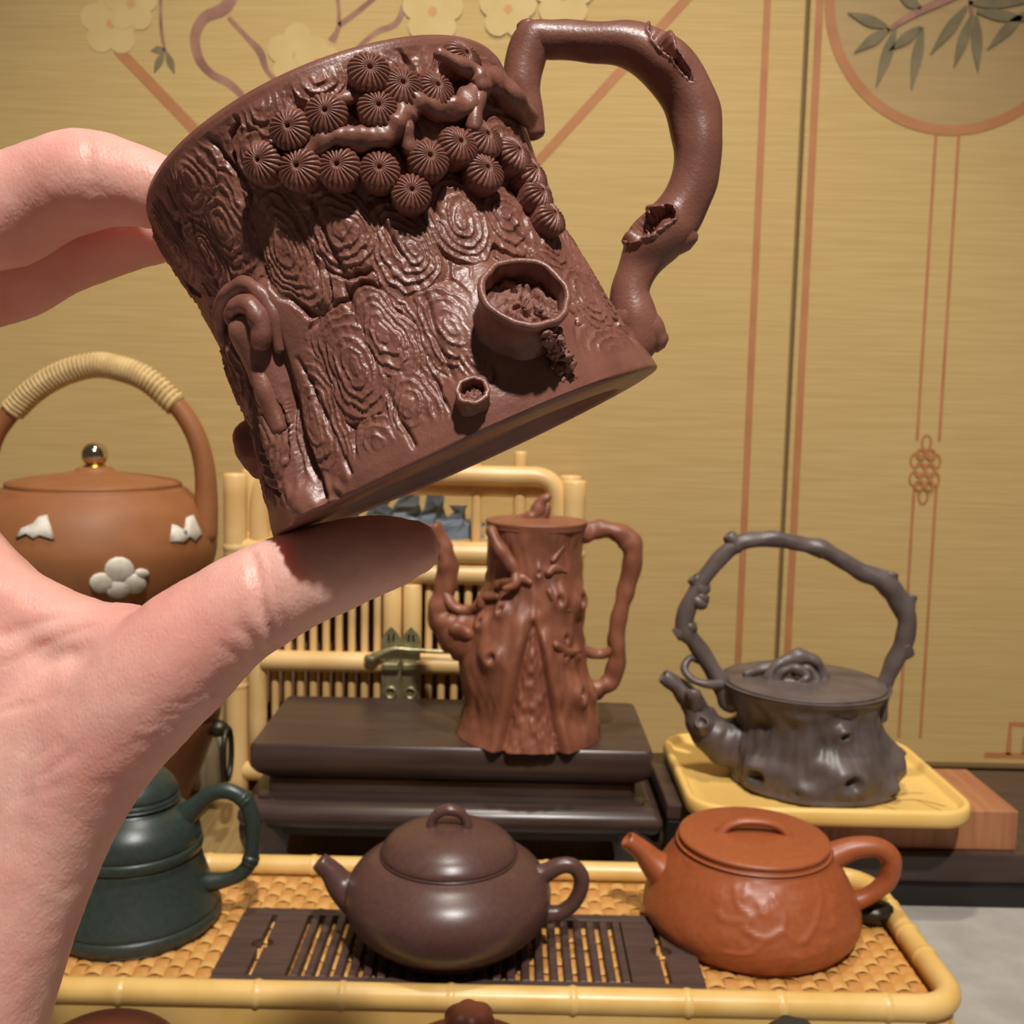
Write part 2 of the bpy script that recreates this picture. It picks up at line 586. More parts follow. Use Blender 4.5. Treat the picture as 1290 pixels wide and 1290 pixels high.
# ================================================================== BAMBOO TRAY
ZT = .030      # woven surface
gy0 = G(640, 1256, ZT+.004).y       # front rim centre
gy1 = G(640, 1094, ZT+.004).y       # back rim centre
gx1 = G(1205, 1258, ZT+.004).x
bx0 = G(258, 1243, ZT+.004).x
bx1 = G(890, 1243, ZT+.004).x
gx0 = (bx0+bx1)-gx1
tr = root('serving_tray', ((gx0+gx1)/2, (gy0+gy1)/2, 0), 'woven bamboo tea tray with bamboo pole rim and dark slatted insert', 'tray')
hx, hy = (gx1-gx0)/2, (gy1-gy0)/2
rr = .0062
pth = rrect(-hx, hx, -hy, hy, .02, 6)
pth = pth+[pth[0]]
V, F = tube([(x, y, ZT+.003) for x, y in pth], rr, 14, 1, cap=0)
mk('rim', (V, F), M['bambootray'], tr)
ring = lathe([(rr*1.0, -.0022), (rr*1.06, -.001), (rr*1.1, 0), (rr*1.06, .001), (rr*1.0, .0022)], 14)
nd = None
nds = []
for i, x in enumerate(np.arange(-hx+.035, hx-.02, .052)):
    nds.append((x+random.Random(i).uniform(-.008, .008), -hy, 'X'))
    nds.append((x+random.Random(i+50).uniform(-.008, .008), hy, 'X'))
for y in (-hy+.045, 0, hy-.04):
    nds.append((-hx, y, 'Y'))
    nds.append((hx, y, 'Y'))
for x, y, ax in nds:
    R = Matrix.Rotation(PI/2, 4, 'Y') if ax == 'X' else Matrix.Rotation(PI/2, 4, 'X')
    mw = Matrix.Translation((x, y, ZT+.003)) @ R
    if nd is None:
        nd = mk('bamboo_node', ring, M['bambootray'], tr)
        nd.matrix_local = mw
    else:
        inst(nd, 'bamboo_node', tr, mw=mw)
# side walls: bamboo boards below the rim
for y in (-hy, hy):
    mk('side_board', box(-hx+.018, hx-.018, y-.004, y+.004, 0.0, ZT-.001, .001), M['bambootray'], tr, False)
for x in (-hx, hx):
    mk('side_board', box(x-.004, x+.004, -hy+.018, hy-.018, 0.0, ZT-.001, .001), M['bambootray'], tr, False)
for sx in (-1, 1):
    for sy in (-1, 1):
        cxx, cyy = sx*(hx-.02), sy*(hy-.02)
        mk('corner_board', tube([(cxx+sx*.0*0+sx*.02*math.cos(a)*1, cyy+sy*.02*math.sin(a), .015) for a in np.linspace(0, PI/2, 6)], .004, 8, 2, cap=.2, ell=[(1, 3.6)]*6), M['bambootray'], tr)
mk('tray_base', box(-hx+.003, hx-.003, -hy+.003, hy-.003, .018, ZT-.0045, .001), M['strip2'], tr, False)
# woven strips
SW = .0078
nw, nh = int((2*hx-.012)/SW), int((2*hy-.012)/SW)
x0, y0 = -nw*SW/2, -nh*SW/2
amp = .0013


def strip(n, phase):
    V, F = [], []
    sub = 4
    for i in range(n*sub+1):
        u = i/sub*SW
        z = amp*math.cos(PI*(i/sub-.5)+phase*PI)
        for wv, dz in ((-.47, -.0003), (-.3, .00025), (.3, .00025), (.47, -.0003)):
            V.append((u, wv*SW, z+dz))
    for i in range(n*sub):
        for j in range(3):
            F.append((i*4+j, (i+1)*4+j, (i+1)*4+j+1, i*4+j+1))
    return V, F


srcs = {}
for j in range(nh):
    key = ('w', j % 2)
    loc = (x0, y0+(j+.5)*SW, ZT-.0018)
    if key not in srcs:
        srcs[key] = mk('woven_strip', strip(nw, j % 2), M['strip'], tr, True, loc)
    else:
        inst(srcs[key], 'woven_strip', tr, loc)
for i in range(nw):
    key = ('v', i % 2)
    mw = Matrix.Translation((x0+(i+.5)*SW, y0, ZT-.0018)) @ Matrix.Rotation(PI/2, 4, 'Z')
    if key not in srcs:
        srcs[key] = mk('woven_strip', strip(nh, (i+1) % 2), M['strip2'], tr)
        srcs[key].matrix_local = mw
    else:
        inst(srcs[key], 'woven_strip', tr, mw=mw)
# slatted insert
by0 = G(570, 1244, ZT+.004).y
by1 = G(570, 1149, ZT+.004).y
sb = root('slatted_drain_board', ((bx0+bx1)/2, (by0+by1)/2, ZT), 'dark brown slatted wooden drain board let into the woven tray', 'drain board')
bw, bd = (bx1-bx0)/2, (by1-by0)/2
zt0, zt1 = -.0008, .0046
endw = .036
mk('front_rail', box(-bw, bw, -bd, -bd+.007, zt0, zt1, .0008), M['slat'], sb, False)
mk('back_rail', box(-bw, bw, bd-.007, bd, zt0, zt1, .0008), M['slat'], sb, False)
ns = 24
pitch = (2*bw-2*endw)/ns
sl = None
for i in range(ns):
    x = -bw+endw+(i+.5)*pitch+pitch*.12
    if sl is None:
        sl = mk('slat', box(-pitch*.29, pitch*.29, -bd+.0065, bd-.0065, zt0, zt1, .0006, 1), M['slat'], sb, False, (x, 0, 0))
    else:
        inst(sl, 'slat', sb, (x, 0, 0))


def notch_plate(sign):
    """end plate with half-round finger cut-outs on both sides of a narrow slot"""
    out = []
    for side in (-1, 1):
        xa, xb = (-endw/2, -.0016) if side < 0 else (.0016, endw/2)
        y_0, y_1 = -bd+.0068, bd-.0068
        P = []
        inner = xb if side < 0 else xa
        outer = xa if side < 0 else xb
        P.append((outer, y_0))
        P.append((inner, y_0))
        for a in np.linspace(-PI/2, PI/2, 9):
            P.append((inner+side*.0042*math.cos(a), -.001+.0042*math.sin(a)))
        P.append((inner, y_1))
        P.append((outer, y_1))
        if side > 0:
            P = P[::-1]
        P = P[::-1]
        out.append(stack([(P[::-1], zt0), (P[::-1], zt1)]))
    return J(*out)


for sgn in (-1, 1):
    mk('end_plate', notch_plate(sgn), M['slat'], sb, False, (sgn*(bw-endw/2), 0, 0))

# ================================================================== DISPLAY STAND (dark wood)
zs = .093
fL, fR = G(313, 938, zs), G(824, 948, zs)
yf = (fL.y+fR.y)/2
yb_ = G(560, 880, zs).y
st = root('display_stand', ((fL.x+fR.x)/2, (yf+yb_)/2, 0), 'low dark wooden display stand with slab top and curved legs', 'stand')
w2, d2 = (fR.x-fL.x)/2, (yb_-yf)/2


def rings_rect(spec, r=.004):
    return stack([(rrect(-w2+i, w2-i, -d2+i, d2-i, r, 3), z) for i, z in spec])


mk('top_slab', rings_rect([(.012, zs-.027), (.003, zs-.020), (0, zs-.015), (0, zs-.002), (.0015, zs)]), M['darkwood'], st, True, auto=40)
mk('waist', rings_rect([(.010, zs-.036), (.010, zs-.026)]), M['darkwood'], st, True, auto=40)
mk('moulding', rings_rect([(.003, zs-.056), (-.002, zs-.055), (-.0055, zs-.052), (-.007, zs-.048), (-.0065, zs-.044), (-.004, zs-.0405), (0, zs-.0385), (.004, zs-.0380), (.0045, zs-.0360), (.009, zs-.0355)]), M['darkwood'], st, True, auto=40)
mk('apron', rings_rect([(.004, zs-.062), (.002, zs-.052)]), M['darkwood'], st, True, auto=40)
for sx in (-1, 1):
    for sy in (-1, 1):
        p = [(sx*(w2-.012), sy*(d2-.012), zs-.048), (sx*(w2-.008), sy*(d2-.008), zs-.062), (sx*(w2-.010), sy*(d2-.010), .014), (sx*(w2-.016), sy*(d2-.016), .006), (sx*(w2-.010), sy*(d2-.010), .0092)]
        mk('leg', tube(p, [.018, .017, .013, .0105, .010], 4, 4, cap=.6, ell=[(1, 1)]*5), M['darkwood'], st, True, auto=45)

# ================================================================== RIGHT: black plinth, red wood block, yellow tray
pz = .033
ply = G(1210, 1143, 0).y
plx = PY(880, 1100, ply).x
pn = root('plinth', (plx+.25, ply+.09, 0), 'long low black lacquered plinth under the red wood block', 'plinth')
mk('plinth_top', box(-.25, .25, -.085, .075, .013, pz, .002), M['darkwood'], pn, False)
mk('plinth_foot', box(-.235, .235, -.09, .065, 0, .0135, .001), M['black'], pn, False)
bz = .060
rx1 = PY(1280, 1075, ply+.012).x
rx0 = PY(905, 1060, ply+.012).x
yb2 = G(1195, 968, bz).y
rb = mk('wood_block', box(rx0-(rx0+rx1)/2, (rx1-rx0)/2, 0, yb2-ply-.012, 0, bz-pz, .0012), M['redwood'], None, False, ((rx0+rx1)/2, ply+.012, pz))
tag(rb, 'reddish brown wooden block lying on the black plinth', 'block')
dx0 = PY(838, 1060, ply+.012).x
db = root('lacquer_box', ((dx0+rx0)/2, ply+.012, pz), 'small black lacquer box supporting the yellow tray beside the red wood block', 'box')
hw = (rx0-dx0)/2-.0006
mk('box_body', box(-hw, hw, 0, .10, 0, .016, .0012), M['black'], db, False)
mk('box_lid', box(-hw-.0004, hw+.0004, -.0008, .1008, .0165, bz-pz, .0015), M['darkwood'], db, False)
ty0, ty1 = G(1050, 1046, bz).y, G(980, 926, bz+.012).y
tx0, tx1 = PY(848, 985, (ty0+ty1)/2).x, G(1232, 1030, bz+.006).x
yt = root('square_tray', ((tx0+tx1)/2, (ty0+ty1)/2, bz), 'pale yellow square tray with rounded raised rim under the grey teapot', 'tray')
a, b = (tx1-tx0)/2, (ty1-ty0)/2


def yr_(i, r):
    return rrect(-a+i, a-i, -b+i, b-i, max(r-i, .003), 8)


mk('tray_body', stack([(yr_(.006, .026), 0), (yr_(.001, .026), .002), (yr_(0, .026), .005), (yr_(0, .026), .0105), (yr_(.0012, .026), .0125), (yr_(.003, .026), .0128), (yr_(.0048, .026), .012), (yr_(.0062, .026), .0085), (yr_(.008, .026), .0075)]), M['yellow'], yt, True, auto=50)
# etched plum drawing on tray floor (flat print)
et = []
for pth, wd in (([(.01, -.05), (.035, -.045), (.06, -.04), (.075, -.05)], .0012), ([(.03, -.046), (.045, -.06), (.06, -.062)], .001), ([(.035, -.045), (.055, -.03), (.07, -.028)], .001), ([(.06, -.04), (.07, -.058)], .0008), ([(.045, -.06), (.05, -.066)], .0008)):
    P = catmull([list(p)+[wd] for p in pth], 5)
    T = np.gradient(P[:, :2], axis=0)
    T /= np.linalg.norm(T, axis=1)[:, None]
    Nn = np.stack([-T[:, 1], T[:, 0]], 1)
    L, Rr = P[:, :2]+Nn*wd/2, P[:, :2]-Nn*wd/2
    m = len(L)
    et.append(([(q[0], q[1], .0077) for q in L]+[(q[0], q[1], .0077) for q in Rr], [(i, m+i, m+i+1, i+1) for i in range(m-1)]))
mk('etched_drawing', J(*et), M['etch'], yt, False)
# ================================================================== TEAPOTS ON THE TRAY
def place(px, py, z):
    return G(px, py, z)


def relief(VF, fn):
    """fn(theta, z, r)->dr applied radially"""
    P = np.array(VF[0], float)
    r = np.hypot(P[:, 0], P[:, 1])
    th = np.arctan2(P[:, 1], P[:, 0])
    d = fn(th, P[:, 2], r)
    k = np.where(r > 1e-5, (r+d)/np.maximum(r, 1e-6), 1)
    P[:, 0] *= k
    P[:, 1] *= k
    return [tuple(p) for p in P], VF[1]


# ---- purple round teapot
p0 = place(564, 1186, ZT+.0046)
tp = root('teapot', p0, 'round purple brown clay teapot standing on the slatted drain board', 'teapot')
mk('body', lathe([(0, .001), (.030, .001), (.032, 0), (.034, .001), (.035, .004), (.045, .010), (.0515, .018), (.0535, .026), (.0525, .033), (.048, .040), (.041, .0455), (.0355, .0480), (.0345, .0490), (.030, .0490), (.028, .046), (0, .046)], 96, 4), M['purpleclay'], tp)
ld = mk('lid', lathe([(0, .0485), (.033, .0485), (.0348, .0492), (.0352, .0505), (.0340, .0530), (.030, .0570), (.022, .0610), (.012, .0632), (.004, .0638), (0, .0638)], 96, 4), M['purpleclay'], tp)
mk('knob', tube([(-.0090, -.001, .0615), (-.0088, -.001, .0660), (-.0055, -.001, .0705), (0, -.001, .0722), (.0055, -.001, .0705), (.0088, -.001, .0660), (.0090, -.001, .0615)], [.0034, .0026, .0027, .0030, .0027, .0026, .0034], 14, 6, ell=[(1, 1.25)]*7), M['purpleclay'], ld)
mk('spout', tube([(-.040, 0, .023), (-.049, 0, .0255), (-.056, 0, .0300), (-.061, 0, .0365), (-.067, 0, .0420)], [.0155, .0115, .0080, .0060, .0050], 20, 8, hollow=.006), M['purpleclay'], tp)
mk('handle', tube([(.042, 0, .035), (.050, 0, .0385), (.0575, 0, .0425), (.0645, 0, .0425), (.0690, 0, .0370), (.0685, 0, .0290), (.0645, 0, .0215), (.058, 0, .0170), (.049, 0, .0160)], [.0068, .0048, .0040, .0038, .0038, .0037, .0036, .0038, .0050], 16, 8, ell=[(1, 1.1)]*9), M['purpleclay'], tp)

# ---- orange trapezoid teapot with carved branch
p0 = place(944, 1164, ZT)
ZQ = .89
tp = root('teapot', p0, 'orange clay teapot with carved plum branch, bridge knob and looped handle', 'teapot', math.radians(-3))
tp.scale = (1, 1, ZQ)
body = lathe([(0, .0015), (.050, .0015), (.0515, 0), (.0535, .0005), (.0550, .003), (.0565, .0045), (.0580, .007), (.0592, .012), (.0582, .019), (.0545, .029), (.0490, .040), (.0435, .0490), (.0415, .0525), (.0400, .0535), (.034, .0535), (.033, .051), (0, .051)], 240, 7)
carv = [([(-1.95, .046), (-1.88, .038), (-1.75, .034), (-1.80, .028), (-1.62, .024), (-1.45, .028), (-1.30, .022), (-1.12, .030), (-.95, .040)], .0016),
        ([(-1.75, .034), (-1.95, .030), (-2.1, .033)], .0012), ([(-1.45, .028), (-1.42, .036), (-1.52, .044)], .0012), ([(-1.12, .030), (-.95, .026), (-.85, .030)], .0012), ([(-1.62, .024), (-1.75, .016), (-1.95, .014)], .0012)]
flo = [(-1.95, .022), (-1.62, .038), (-1.2, .040), (-1.02, .018), (-2.1, .040), (-1.35, .014), (-.8, .036), (-1.85, .044)]


def orange_relief(th, z, r):
    d = np.zeros_like(th)
    for path, wd in carv:
        Q = catmull(path, 8)
        m = np.full_like(th, 1e9)
        for q in Q:
            m = np.minimum(m, ((th-q[0])*.052)**2+(z-q[1])**2)
        d = np.maximum(d, .0008*np.clip(1.3-np.sqrt(m)/wd, 0, 1))
    for a_, z_ in flo:
        dx, dz = (th-a_)*.052, z-z_
        rr_ = np.hypot(dx, dz)
        an = np.arctan2(dz, dx)
        d = np.maximum(d, .0007*np.clip(1.4-rr_/(.0036*(1+.25*np.cos(5*an))), 0, 1)*(rr_ > .0008))
    return d+.00018*vnoise(th*14, z*260, 0, 3)*(z > .008)*(z < .05)


mk('body', relief(body, orange_relief), M['orangeclay'], tp)
ld = mk('lid', lathe([(0, .053), (.0395, .053), (.0405, .0536), (.0405, .0545), (.0400, .0550), (.0408, .0555), (.0410, .0572), (.0400, .0582), (.036, .0592), (.020, .0606), (0, .0610)], 96, 3), M['orangeclay'], tp)
mk('knob', tube([(-.0185, -.001, .0588), (-.015, -.001, .0635), (-.008, -.001, .0668), (0, -.001, .0676), (.008, -.001, .0668), (.015, -.001, .0635), (.0185, -.001, .0588)], [.0046, .0034, .0032, .0032, .0032, .0034, .0046], 16, 6, ell=[(1.15, .8)]*7), M['orangeclay'], ld)
mk('spout', tube([(-.036, 0, .024), (-.046, 0, .030), (-.0545, 0, .0375), (-.061, 0, .0450), (-.069, 0, .0515)], [.0165, .0125, .0085, .0062, .0053], 20, 8, hollow=.006), M['orangeclay'], tp)
mk('handle', tube([(.034, 0, .041), (.044, 0, .0470), (.055, 0, .0525), (.067, 0, .0535), (.0745, 0, .0480), (.0755, 0, .0400), (.073, 0, .031), (.065, 0, .0225), (.055, 0, .017)], [.0105, .0080, .0066, .0060, .0058, .0055, .0052, .0050, .0058], 18, 8), M['orangeclay'], tp)

# ---- green bell teapot
p0 = place(172, 1157, ZT)
tp = root('teapot', p0, 'dark green clay bell shaped teapot with ringed body and jointed handle', 'teapot')
mk('body', lathe([(0, .001), (.041, .001), (.043, 0), (.0450, .002), (.0455, .005), (.0445, .0075), (.0435, .0082), (.0440, .0095), (.0428, .013), (.0400, .020), (.0372, .028), (.0352, .035), (.0345, .0385), (.0340, .0392), (.0352, .0400), (.0358, .0425), (.0352, .0450), (.0340, .0458), (.0346, .0464), (.0345, .050), (.0325, .056), (.028, .0615), (.0235, .0650), (.0222, .0668), (.0226, .0682), (.019, .0682), (.018, .066), (0, .066)], 96, 4), M['greenclay'], tp)
ld = mk('lid', lathe([(0, .068), (.0222, .068), (.0232, .0688), (.0234, .0702), (.0226, .0718), (.0230, .0726), (.0226, .0745), (.0205, .0785), (.016, .0830), (.010, .0860), (.0052, .0873), (.004, .0885), (.0, .0885)], 96, 4), M['greenclay'], tp)
mk('knob', lathe([(.0036, .0880), (.0040, .0895), (.0068, .0915), (.0078, .0940), (.0066, .0965), (.0035, .0980), (0, .0985)], 32, 4), M['greenclay'], ld)
hp = [(.026, 0, .058), (.034, 0, .0655), (.042, 0, .0720), (.051, 0, .0735), (.0595, 0, .0690), (.0635, 0, .0600), (.0645, 0, .0480), (.0630, 0, .0350), (.0580, 0, .0275), (.050, 0, .0235), (.040, 0, .0215)]
mk('handle', tube(hp, [.0062, .0045, .0039, .0038, .0039, .0038, .0036, .0036, .0036, .0036, .0047], 16, 8, ell=[(1, 1.15)]*11), M['greenclay'], tp)
for i in (4, 7):
    c = Vector(hp[i])
    t = (Vector(hp[i+1])-Vector(hp[i-1])).normalized()
    q = t.to_track_quat('Z', 'Y').to_matrix().to_4x4()
    mk('handle_joint', XF(lathe([(.0036, -.003), (.0045, -.0022), (.0048, -.0008), (.0042, 0), (.0048, .0008), (.0045, .0022), (.0036, .003)], 16), Matrix.Translation(c) @ q), M['greenclay'], tp)
mk('spout', tube([(-.028, 0, .030), (-.040, 0, .036), (-.050, 0, .046), (-.055, 0, .058), (-.060, 0, .068)], [.012, .009, .0068, .0055, .0048], 18, 8, hollow=.006), M['greenclay'], tp)

# ---- small dark tea pet behind the orange handle
p0 = place(1096, 1160, ZT)
pt = mk('tea_pet', rough(sphere((0, 0, .006), .0115, 24, 14, (1.25, .8, .55)), .0012, 220, 5), M['iron'], None, True, p0)
tag(pt, 'small dark brown pebble shaped tea pet behind the orange teapot handle', 'ornament')

# ---- pots in front of the tray, only their tops in view
def front_pot(px, py_top, Y, Rb, hgt, m, label, knob=True, name='teapot'):
    c = PY(px, py_top, Y)
    h = c.z
    k_ = .013 if knob else 0
    hb = h-k_
    t = root(name, (c.x, Y, 0), label, 'teapot', math.radians(40))
    mk('body', lathe([(0, .001), (Rb*.6, .001), (Rb*.64, 0), (Rb*.7, .003), (Rb*.95, hb*.22), (Rb, hb*.42), (Rb*.92, hb*.62), (Rb*.72, hb*.76), (Rb*.66, hb*.79), (Rb*.55, hb*.79), (0, hb*.77)], 64, 4), m, t)
    l = mk('lid', lathe([(0, hb*.79), (Rb*.66, hb*.79), (Rb*.68, hb*.81), (Rb*.60, hb*.88), (Rb*.4, hb*.955), (Rb*.2, hb*.99), (0, hb)], 64, 4), m, t)
    if knob:
        mk('knob', relief(lathe([(.0075, hb-.003), (.0072, hb+.002), (.0098, hb+.006), (.0095, hb+.010), (.006, hb+.0128), (0, hb+.013)], 40, 4), lambda th, z, r: .0006*np.cos(6*th)*(r > .004)), m, l)
    mk('spout', tube([(-Rb*.8, 0, hb*.4), (-Rb*1.1, 0, hb*.52), (-Rb*1.28, 0, hb*.72), (-Rb*1.42, 0, hb*.86)], [.014, .010, .007, .0055], 16, 6, hollow=.006), m, t)
    mk('handle', tube([(Rb*.8, 0, hb*.48), (Rb*1.1, 0, hb*.50), (Rb*1.35, 0, hb*.42), (Rb*1.28, 0, hb*.30), (Rb*.93, 0, hb*.24)], [.006, .005, .0045, .0045, .005], 14, 8), m, t)
    return t


front_pot(592, 1270, .385, .047, .08, M['redclay'], 'red brown clay teapot with ribbed knob in front of the bamboo tray')
front_pot(128, 1294, .375, .044, .08, M['redclay'], 'red brown clay teapot with smooth domed lid in front of the bamboo tray', False)
front_pot(1000, 1291, .375, .045, .08, M['blackclay'], 'black clay teapot with shiny knob in front of the bamboo tray')

# ================================================================== TREE TRUNK TEAPOT
zs_ = zs
p0 = place(667, 921, zs_)
SC = (p0.y*math.cos(PITCH)+(CAM.z-zs_)*math.sin(PITCH))/FPX      # metres per pixel at the pot
tt = root('teapot', p0, 'tall reddish brown tree trunk shaped clay teapot standing on the dark stand', 'teapot')


def tq(px, py, off=0.0):
    """pixel -> local point on the plane through the pot axis (y local = off)"""
    p = PY(px, py, p0.y+off)
    return Vector((p.x-p0.x, off, p.z-p0.z))


def lr(pyl, pxl, pxr_):
    """left/right silhouette -> radius, centre, height"""
    A_, B_ = tq(pxl, pyl), tq(pxr_, pyl)
    return (B_.x-A_.x)/2*.985, (A_.x+B_.x)/2, (A_.z+B_.z)/2


prof = [lr(927, 573, 759), lr(905, 580, 757), lr(880, 584, 748), lr(850, 580, 742), (lr(815, 577, 738)), lr(780, 588, 735), lr(745, 606, 738), lr(715, 612, 735), lr(690, 613, 733), lr(668, 612, 738), lr(658, 611, 741)]
prof[0] = (prof[0][0], prof[0][1], 0.0)
Q = catmull(prof, 14)
n = 280
V, F = [], []
for r, c, z in Q:
    V += [(c+r*math.cos(2*PI*i/n), r*math.sin(2*PI*i/n), z) for i in range(n)]
for j in range(len(Q)-1):
    for i in range(n):
        F.append((j*n+i, j*n+(i+1) % n, (j+1)*n+(i+1) % n, (j+1)*n+i))
V.append((Q[0][1], 0, 0))
F += [(len(V)-1, (i+1) % n, i) for i in range(n)]
HT = Q[-1][2]
Qt = Q.copy()


def trunk_relief(th, z, r):
    t = z/HT
    rid = .0014*(np.abs(np.sin(th*3.5+1.2+1.5*t+.6*np.sin(5*t)))-.6)*np.clip(1.15-t*.6, 0, 1)
    d = rid+.0016*vnoise(np.cos(th)*4, np.sin(th)*4, t*7, 9)+.0009*vnoise(np.cos(th)*11, np.sin(th)*11, t*16, 4)
    d *= np.clip(t*9+.3, .3, 1)
    # inverted V cleft at the foot, facing the camera
    hw_ = .62*np.clip(.56-t, 0, 1)**.8
    fade = np.clip((.60-t)*8, 0, 1)
    for sgn in (-1, 1):
        ctr = -1.57+sgn*hw_
        d -= .0055*np.exp(-((th-ctr)/.05)**2)*fade
        d += .0022*np.exp(-((th-ctr-sgn*.13)/.09)**2)*fade
    ins = (np.abs(th+1.57) < hw_) & (t < .56)
    d = np.where(ins, d*.5-.0014+.0013*vnoise(np.cos(th)*18, np.sin(th)*18, t*30, 14), d)
    # arch over the cleft
    d += .0030*np.exp(-(((th+1.57)*.045/.006)**2+((t-.60)*HT/.005)**2))
    for px_, h_, rad, hh in KN:
        x_ = px_
        d += hh*np.exp(-(((th-x_)*.045/rad)**2+((z-h_)/rad)**2))
        d -= hh*1.1*np.exp(-(((th-x_)*.045/(rad*.36))**2+((z-h_)/(rad*.42))**2))
    return d*np.clip((1-t)*12, .0, 1)


KN = [(-.55, HT*.66, .0085, .0085), (-1.10, HT*.68, .0075, .005), (-2.15, HT*.42, .0070, .006), (-.72, HT*.24, .0090, .0085), (-1.48, HT*.80, .0045, .0035), (-2.15, HT*.63, .0055, .005), (-2.5, HT*.56, .0055, .0045), (-.95, HT*.50, .006, .004), (-1.0, HT*.42, .0045, .004), (-.6, HT*.42, .0055, .005), (-.25, HT*.22, .007, .006), (1.2, HT*.5, .008, .006), (2.2, HT*.3, .008, .006)]
mk('body', relief((V, F), trunk_relief), M['treeclay'], tt)
ctop = Q[-1][1]
rtop = Q[-1][0]
lid = mk('lid', XF(relief(lathe([(0, HT-.004), (rtop*.9, HT-.004), (rtop*.985, HT-.0015), (rtop, HT+.0004), (rtop*.98, HT+.0016), (rtop*.8, HT+.0022), (rtop*.4, HT+.003), (0, HT+.0035)], 80, 3), lambda th, z, r: .0006*np.sin(th*5)*(r > .02)), Matrix.Translation((ctop, 0, 0))), M['treeclay'], tt)
mk('twig_knob', J(tube([tq(655, 657), tq(668, 652), tq(676, 645), tq(682, 633), tq(690, 626)], [.004, .005, .0052, .0040, .0030], 12, 5, wob=.12, seed=2),
                  tube([tq(672, 655), tq(684, 650), tq(690, 640)], [.004, .0036, .0025], 10, 5, wob=.12, seed=3)), M['treeclay'], lid)
mk('spout', tube([tq(612, 812), tq(585, 795), tq(566, 785), tq(556, 770), tq(560, 745), tq(564, 715), tq(558, 690), tq(546, 662)], [.024, .019, .014, .0098, .0078, .0072, .0064, .0055], 18, 8, hollow=.006, wob=.09, seed=5), M['treeclay'], tt)
mk('twig', tube([tq(560, 748, -.004), tq(572, 764, -.008), tq(588, 770, -.010), tq(604, 764, -.014), tq(622, 770, -.022)], [.0042, .0036, .0033, .0033, .0040], 10, 6, wob=.15, seed=6), M['treeclay'], tt)
mk('twig', tube([tq(575, 792, -.014), tq(592, 800, -.020)], [.0055, .004], 10, 6, wob=.2, seed=7), M['treeclay'], tt)
mk('twig', tube([tq(618, 668, -.024), tq(628, 688, -.029), tq(640, 706, -.031), tq(650, 722, -.032), tq(648, 736, -.036), tq(636, 742, -.036)], [.0036, .0044, .0044, .0036, .003, .0022], 10, 6, wob=.15, seed=8), M['treeclay'], tt)
for pts_, rr0 in (([(628, 736), (640, 733), (656, 728), (668, 734)], .0028), ([(606, 762), (614, 752), (626, 752)], .0036), ([(690, 722), (698, 716), (712, 720)], .0026), ([(692, 745), (700, 760), (712, 770), (724, 762)], .0024), ([(700, 812), (716, 822), (730, 818)], .0028), ([(696, 706), (706, 694), (712, 684)], .0018)):
    ws = []
    for a_, b_ in pts_:
        q_ = tq(a_, b_)
        rr_ = float(np.interp(q_.z, Qt[:, 2], Qt[:, 0]))
        dx_ = q_.x-float(np.interp(q_.z, Qt[:, 2], Qt[:, 1]))
        of = -math.sqrt(max(rr_*rr_-dx_*dx_, 1e-6))-.0008
        ws.append(tq(a_, b_, of))
    mk('plum_twig', tube(ws, [rr0]*(len(ws)-1)+[rr0*.6], 10, 6, wob=.2, seed=pts_[0][0]), M['treeclay'], tt)
mk('handle', tube([tq(733, 672), tq(750, 668), tq(770, 668), tq(790, 678), tq(797, 700), tq(791, 735), tq(783, 765), tq(776, 800), tq(778, 830), tq(770, 856), tq(756, 866), tq(742, 872)], [.0075, .0062, .0062, .0075, .0072, .0060, .0058, .0056, .0064, .0060, .0064, .0080], 16, 7, wob=.10, seed=11), M['treeclay'], tt)
mk('handle_twig', tube([tq(734, 818), tq(750, 824), tq(764, 823), tq(777, 812)], [.0045, .0034, .0034, .0045], 12, 6, wob=.1, seed=12), M['treeclay'], tt)

# ================================================================== GREY OVERHEAD-HANDLE TEAPOT
zg = bz+.0075
g0 = place(1022, 980, zg)
gt = root('teapot', g0, 'dark grey stump shaped clay teapot with overhead twig handle on the yellow tray', 'teapot')


def gq(px, py, off=0.0):
    p = PY(px, py, g0.y+off)
    return Vector((p.x-g0.x, off, p.z-g0.z))


zl = gq(1013, 862).z
rl = (gq(1118, 862).x-gq(908, 862).x)/2*.985
cl_ = (gq(1118, 862).x+gq(908, 862).x)/2
rm = (gq(1128, 960).x-gq(916, 960).x)/2*.97
gp = [(0, .0, .001), (rm*.9, 0, .0), (rm*.98, 0, .006), (rm*.97, 0, .016), (rm*.93, cl_*.3, .028), (rm*.86, cl_*.5, .040), (rl*.86, cl_*.8, zl-.014), (rl*.92, cl_, zl-.006), (rl*.99, cl_, zl-.001), (rl, cl_, zl+.001), (rl*.97, cl_, zl+.0022), (rl*.5, cl_, zl+.003), (0, cl_, zl+.0032)]
Q = catmull(gp, 12)
n = 200
V, F = [], []
for r, c, z in Q:
    r = max(r, 1e-5)
    V += [(c+r*math.cos(2*PI*i/n), r*math.sin(2*PI*i/n), z) for i in range(n)]
for j in range(len(Q)-1):
    for i in range(n):
        F.append((j*n+i, j*n+(i+1) % n, (j+1)*n+(i+1) % n, (j+1)*n+i))
KG = [(-2.50, .015, .0120, .0125), (-1.42, .019, .0125, .0125), (-.38, .022, .0115, .0135), (-1.47, .047, .0065, .0085), (-.80, .007, .0055, .005), (-2.0, .010, .006, .003), (1.2, .02, .01, .009), (2.6, .02, .009, .009)]


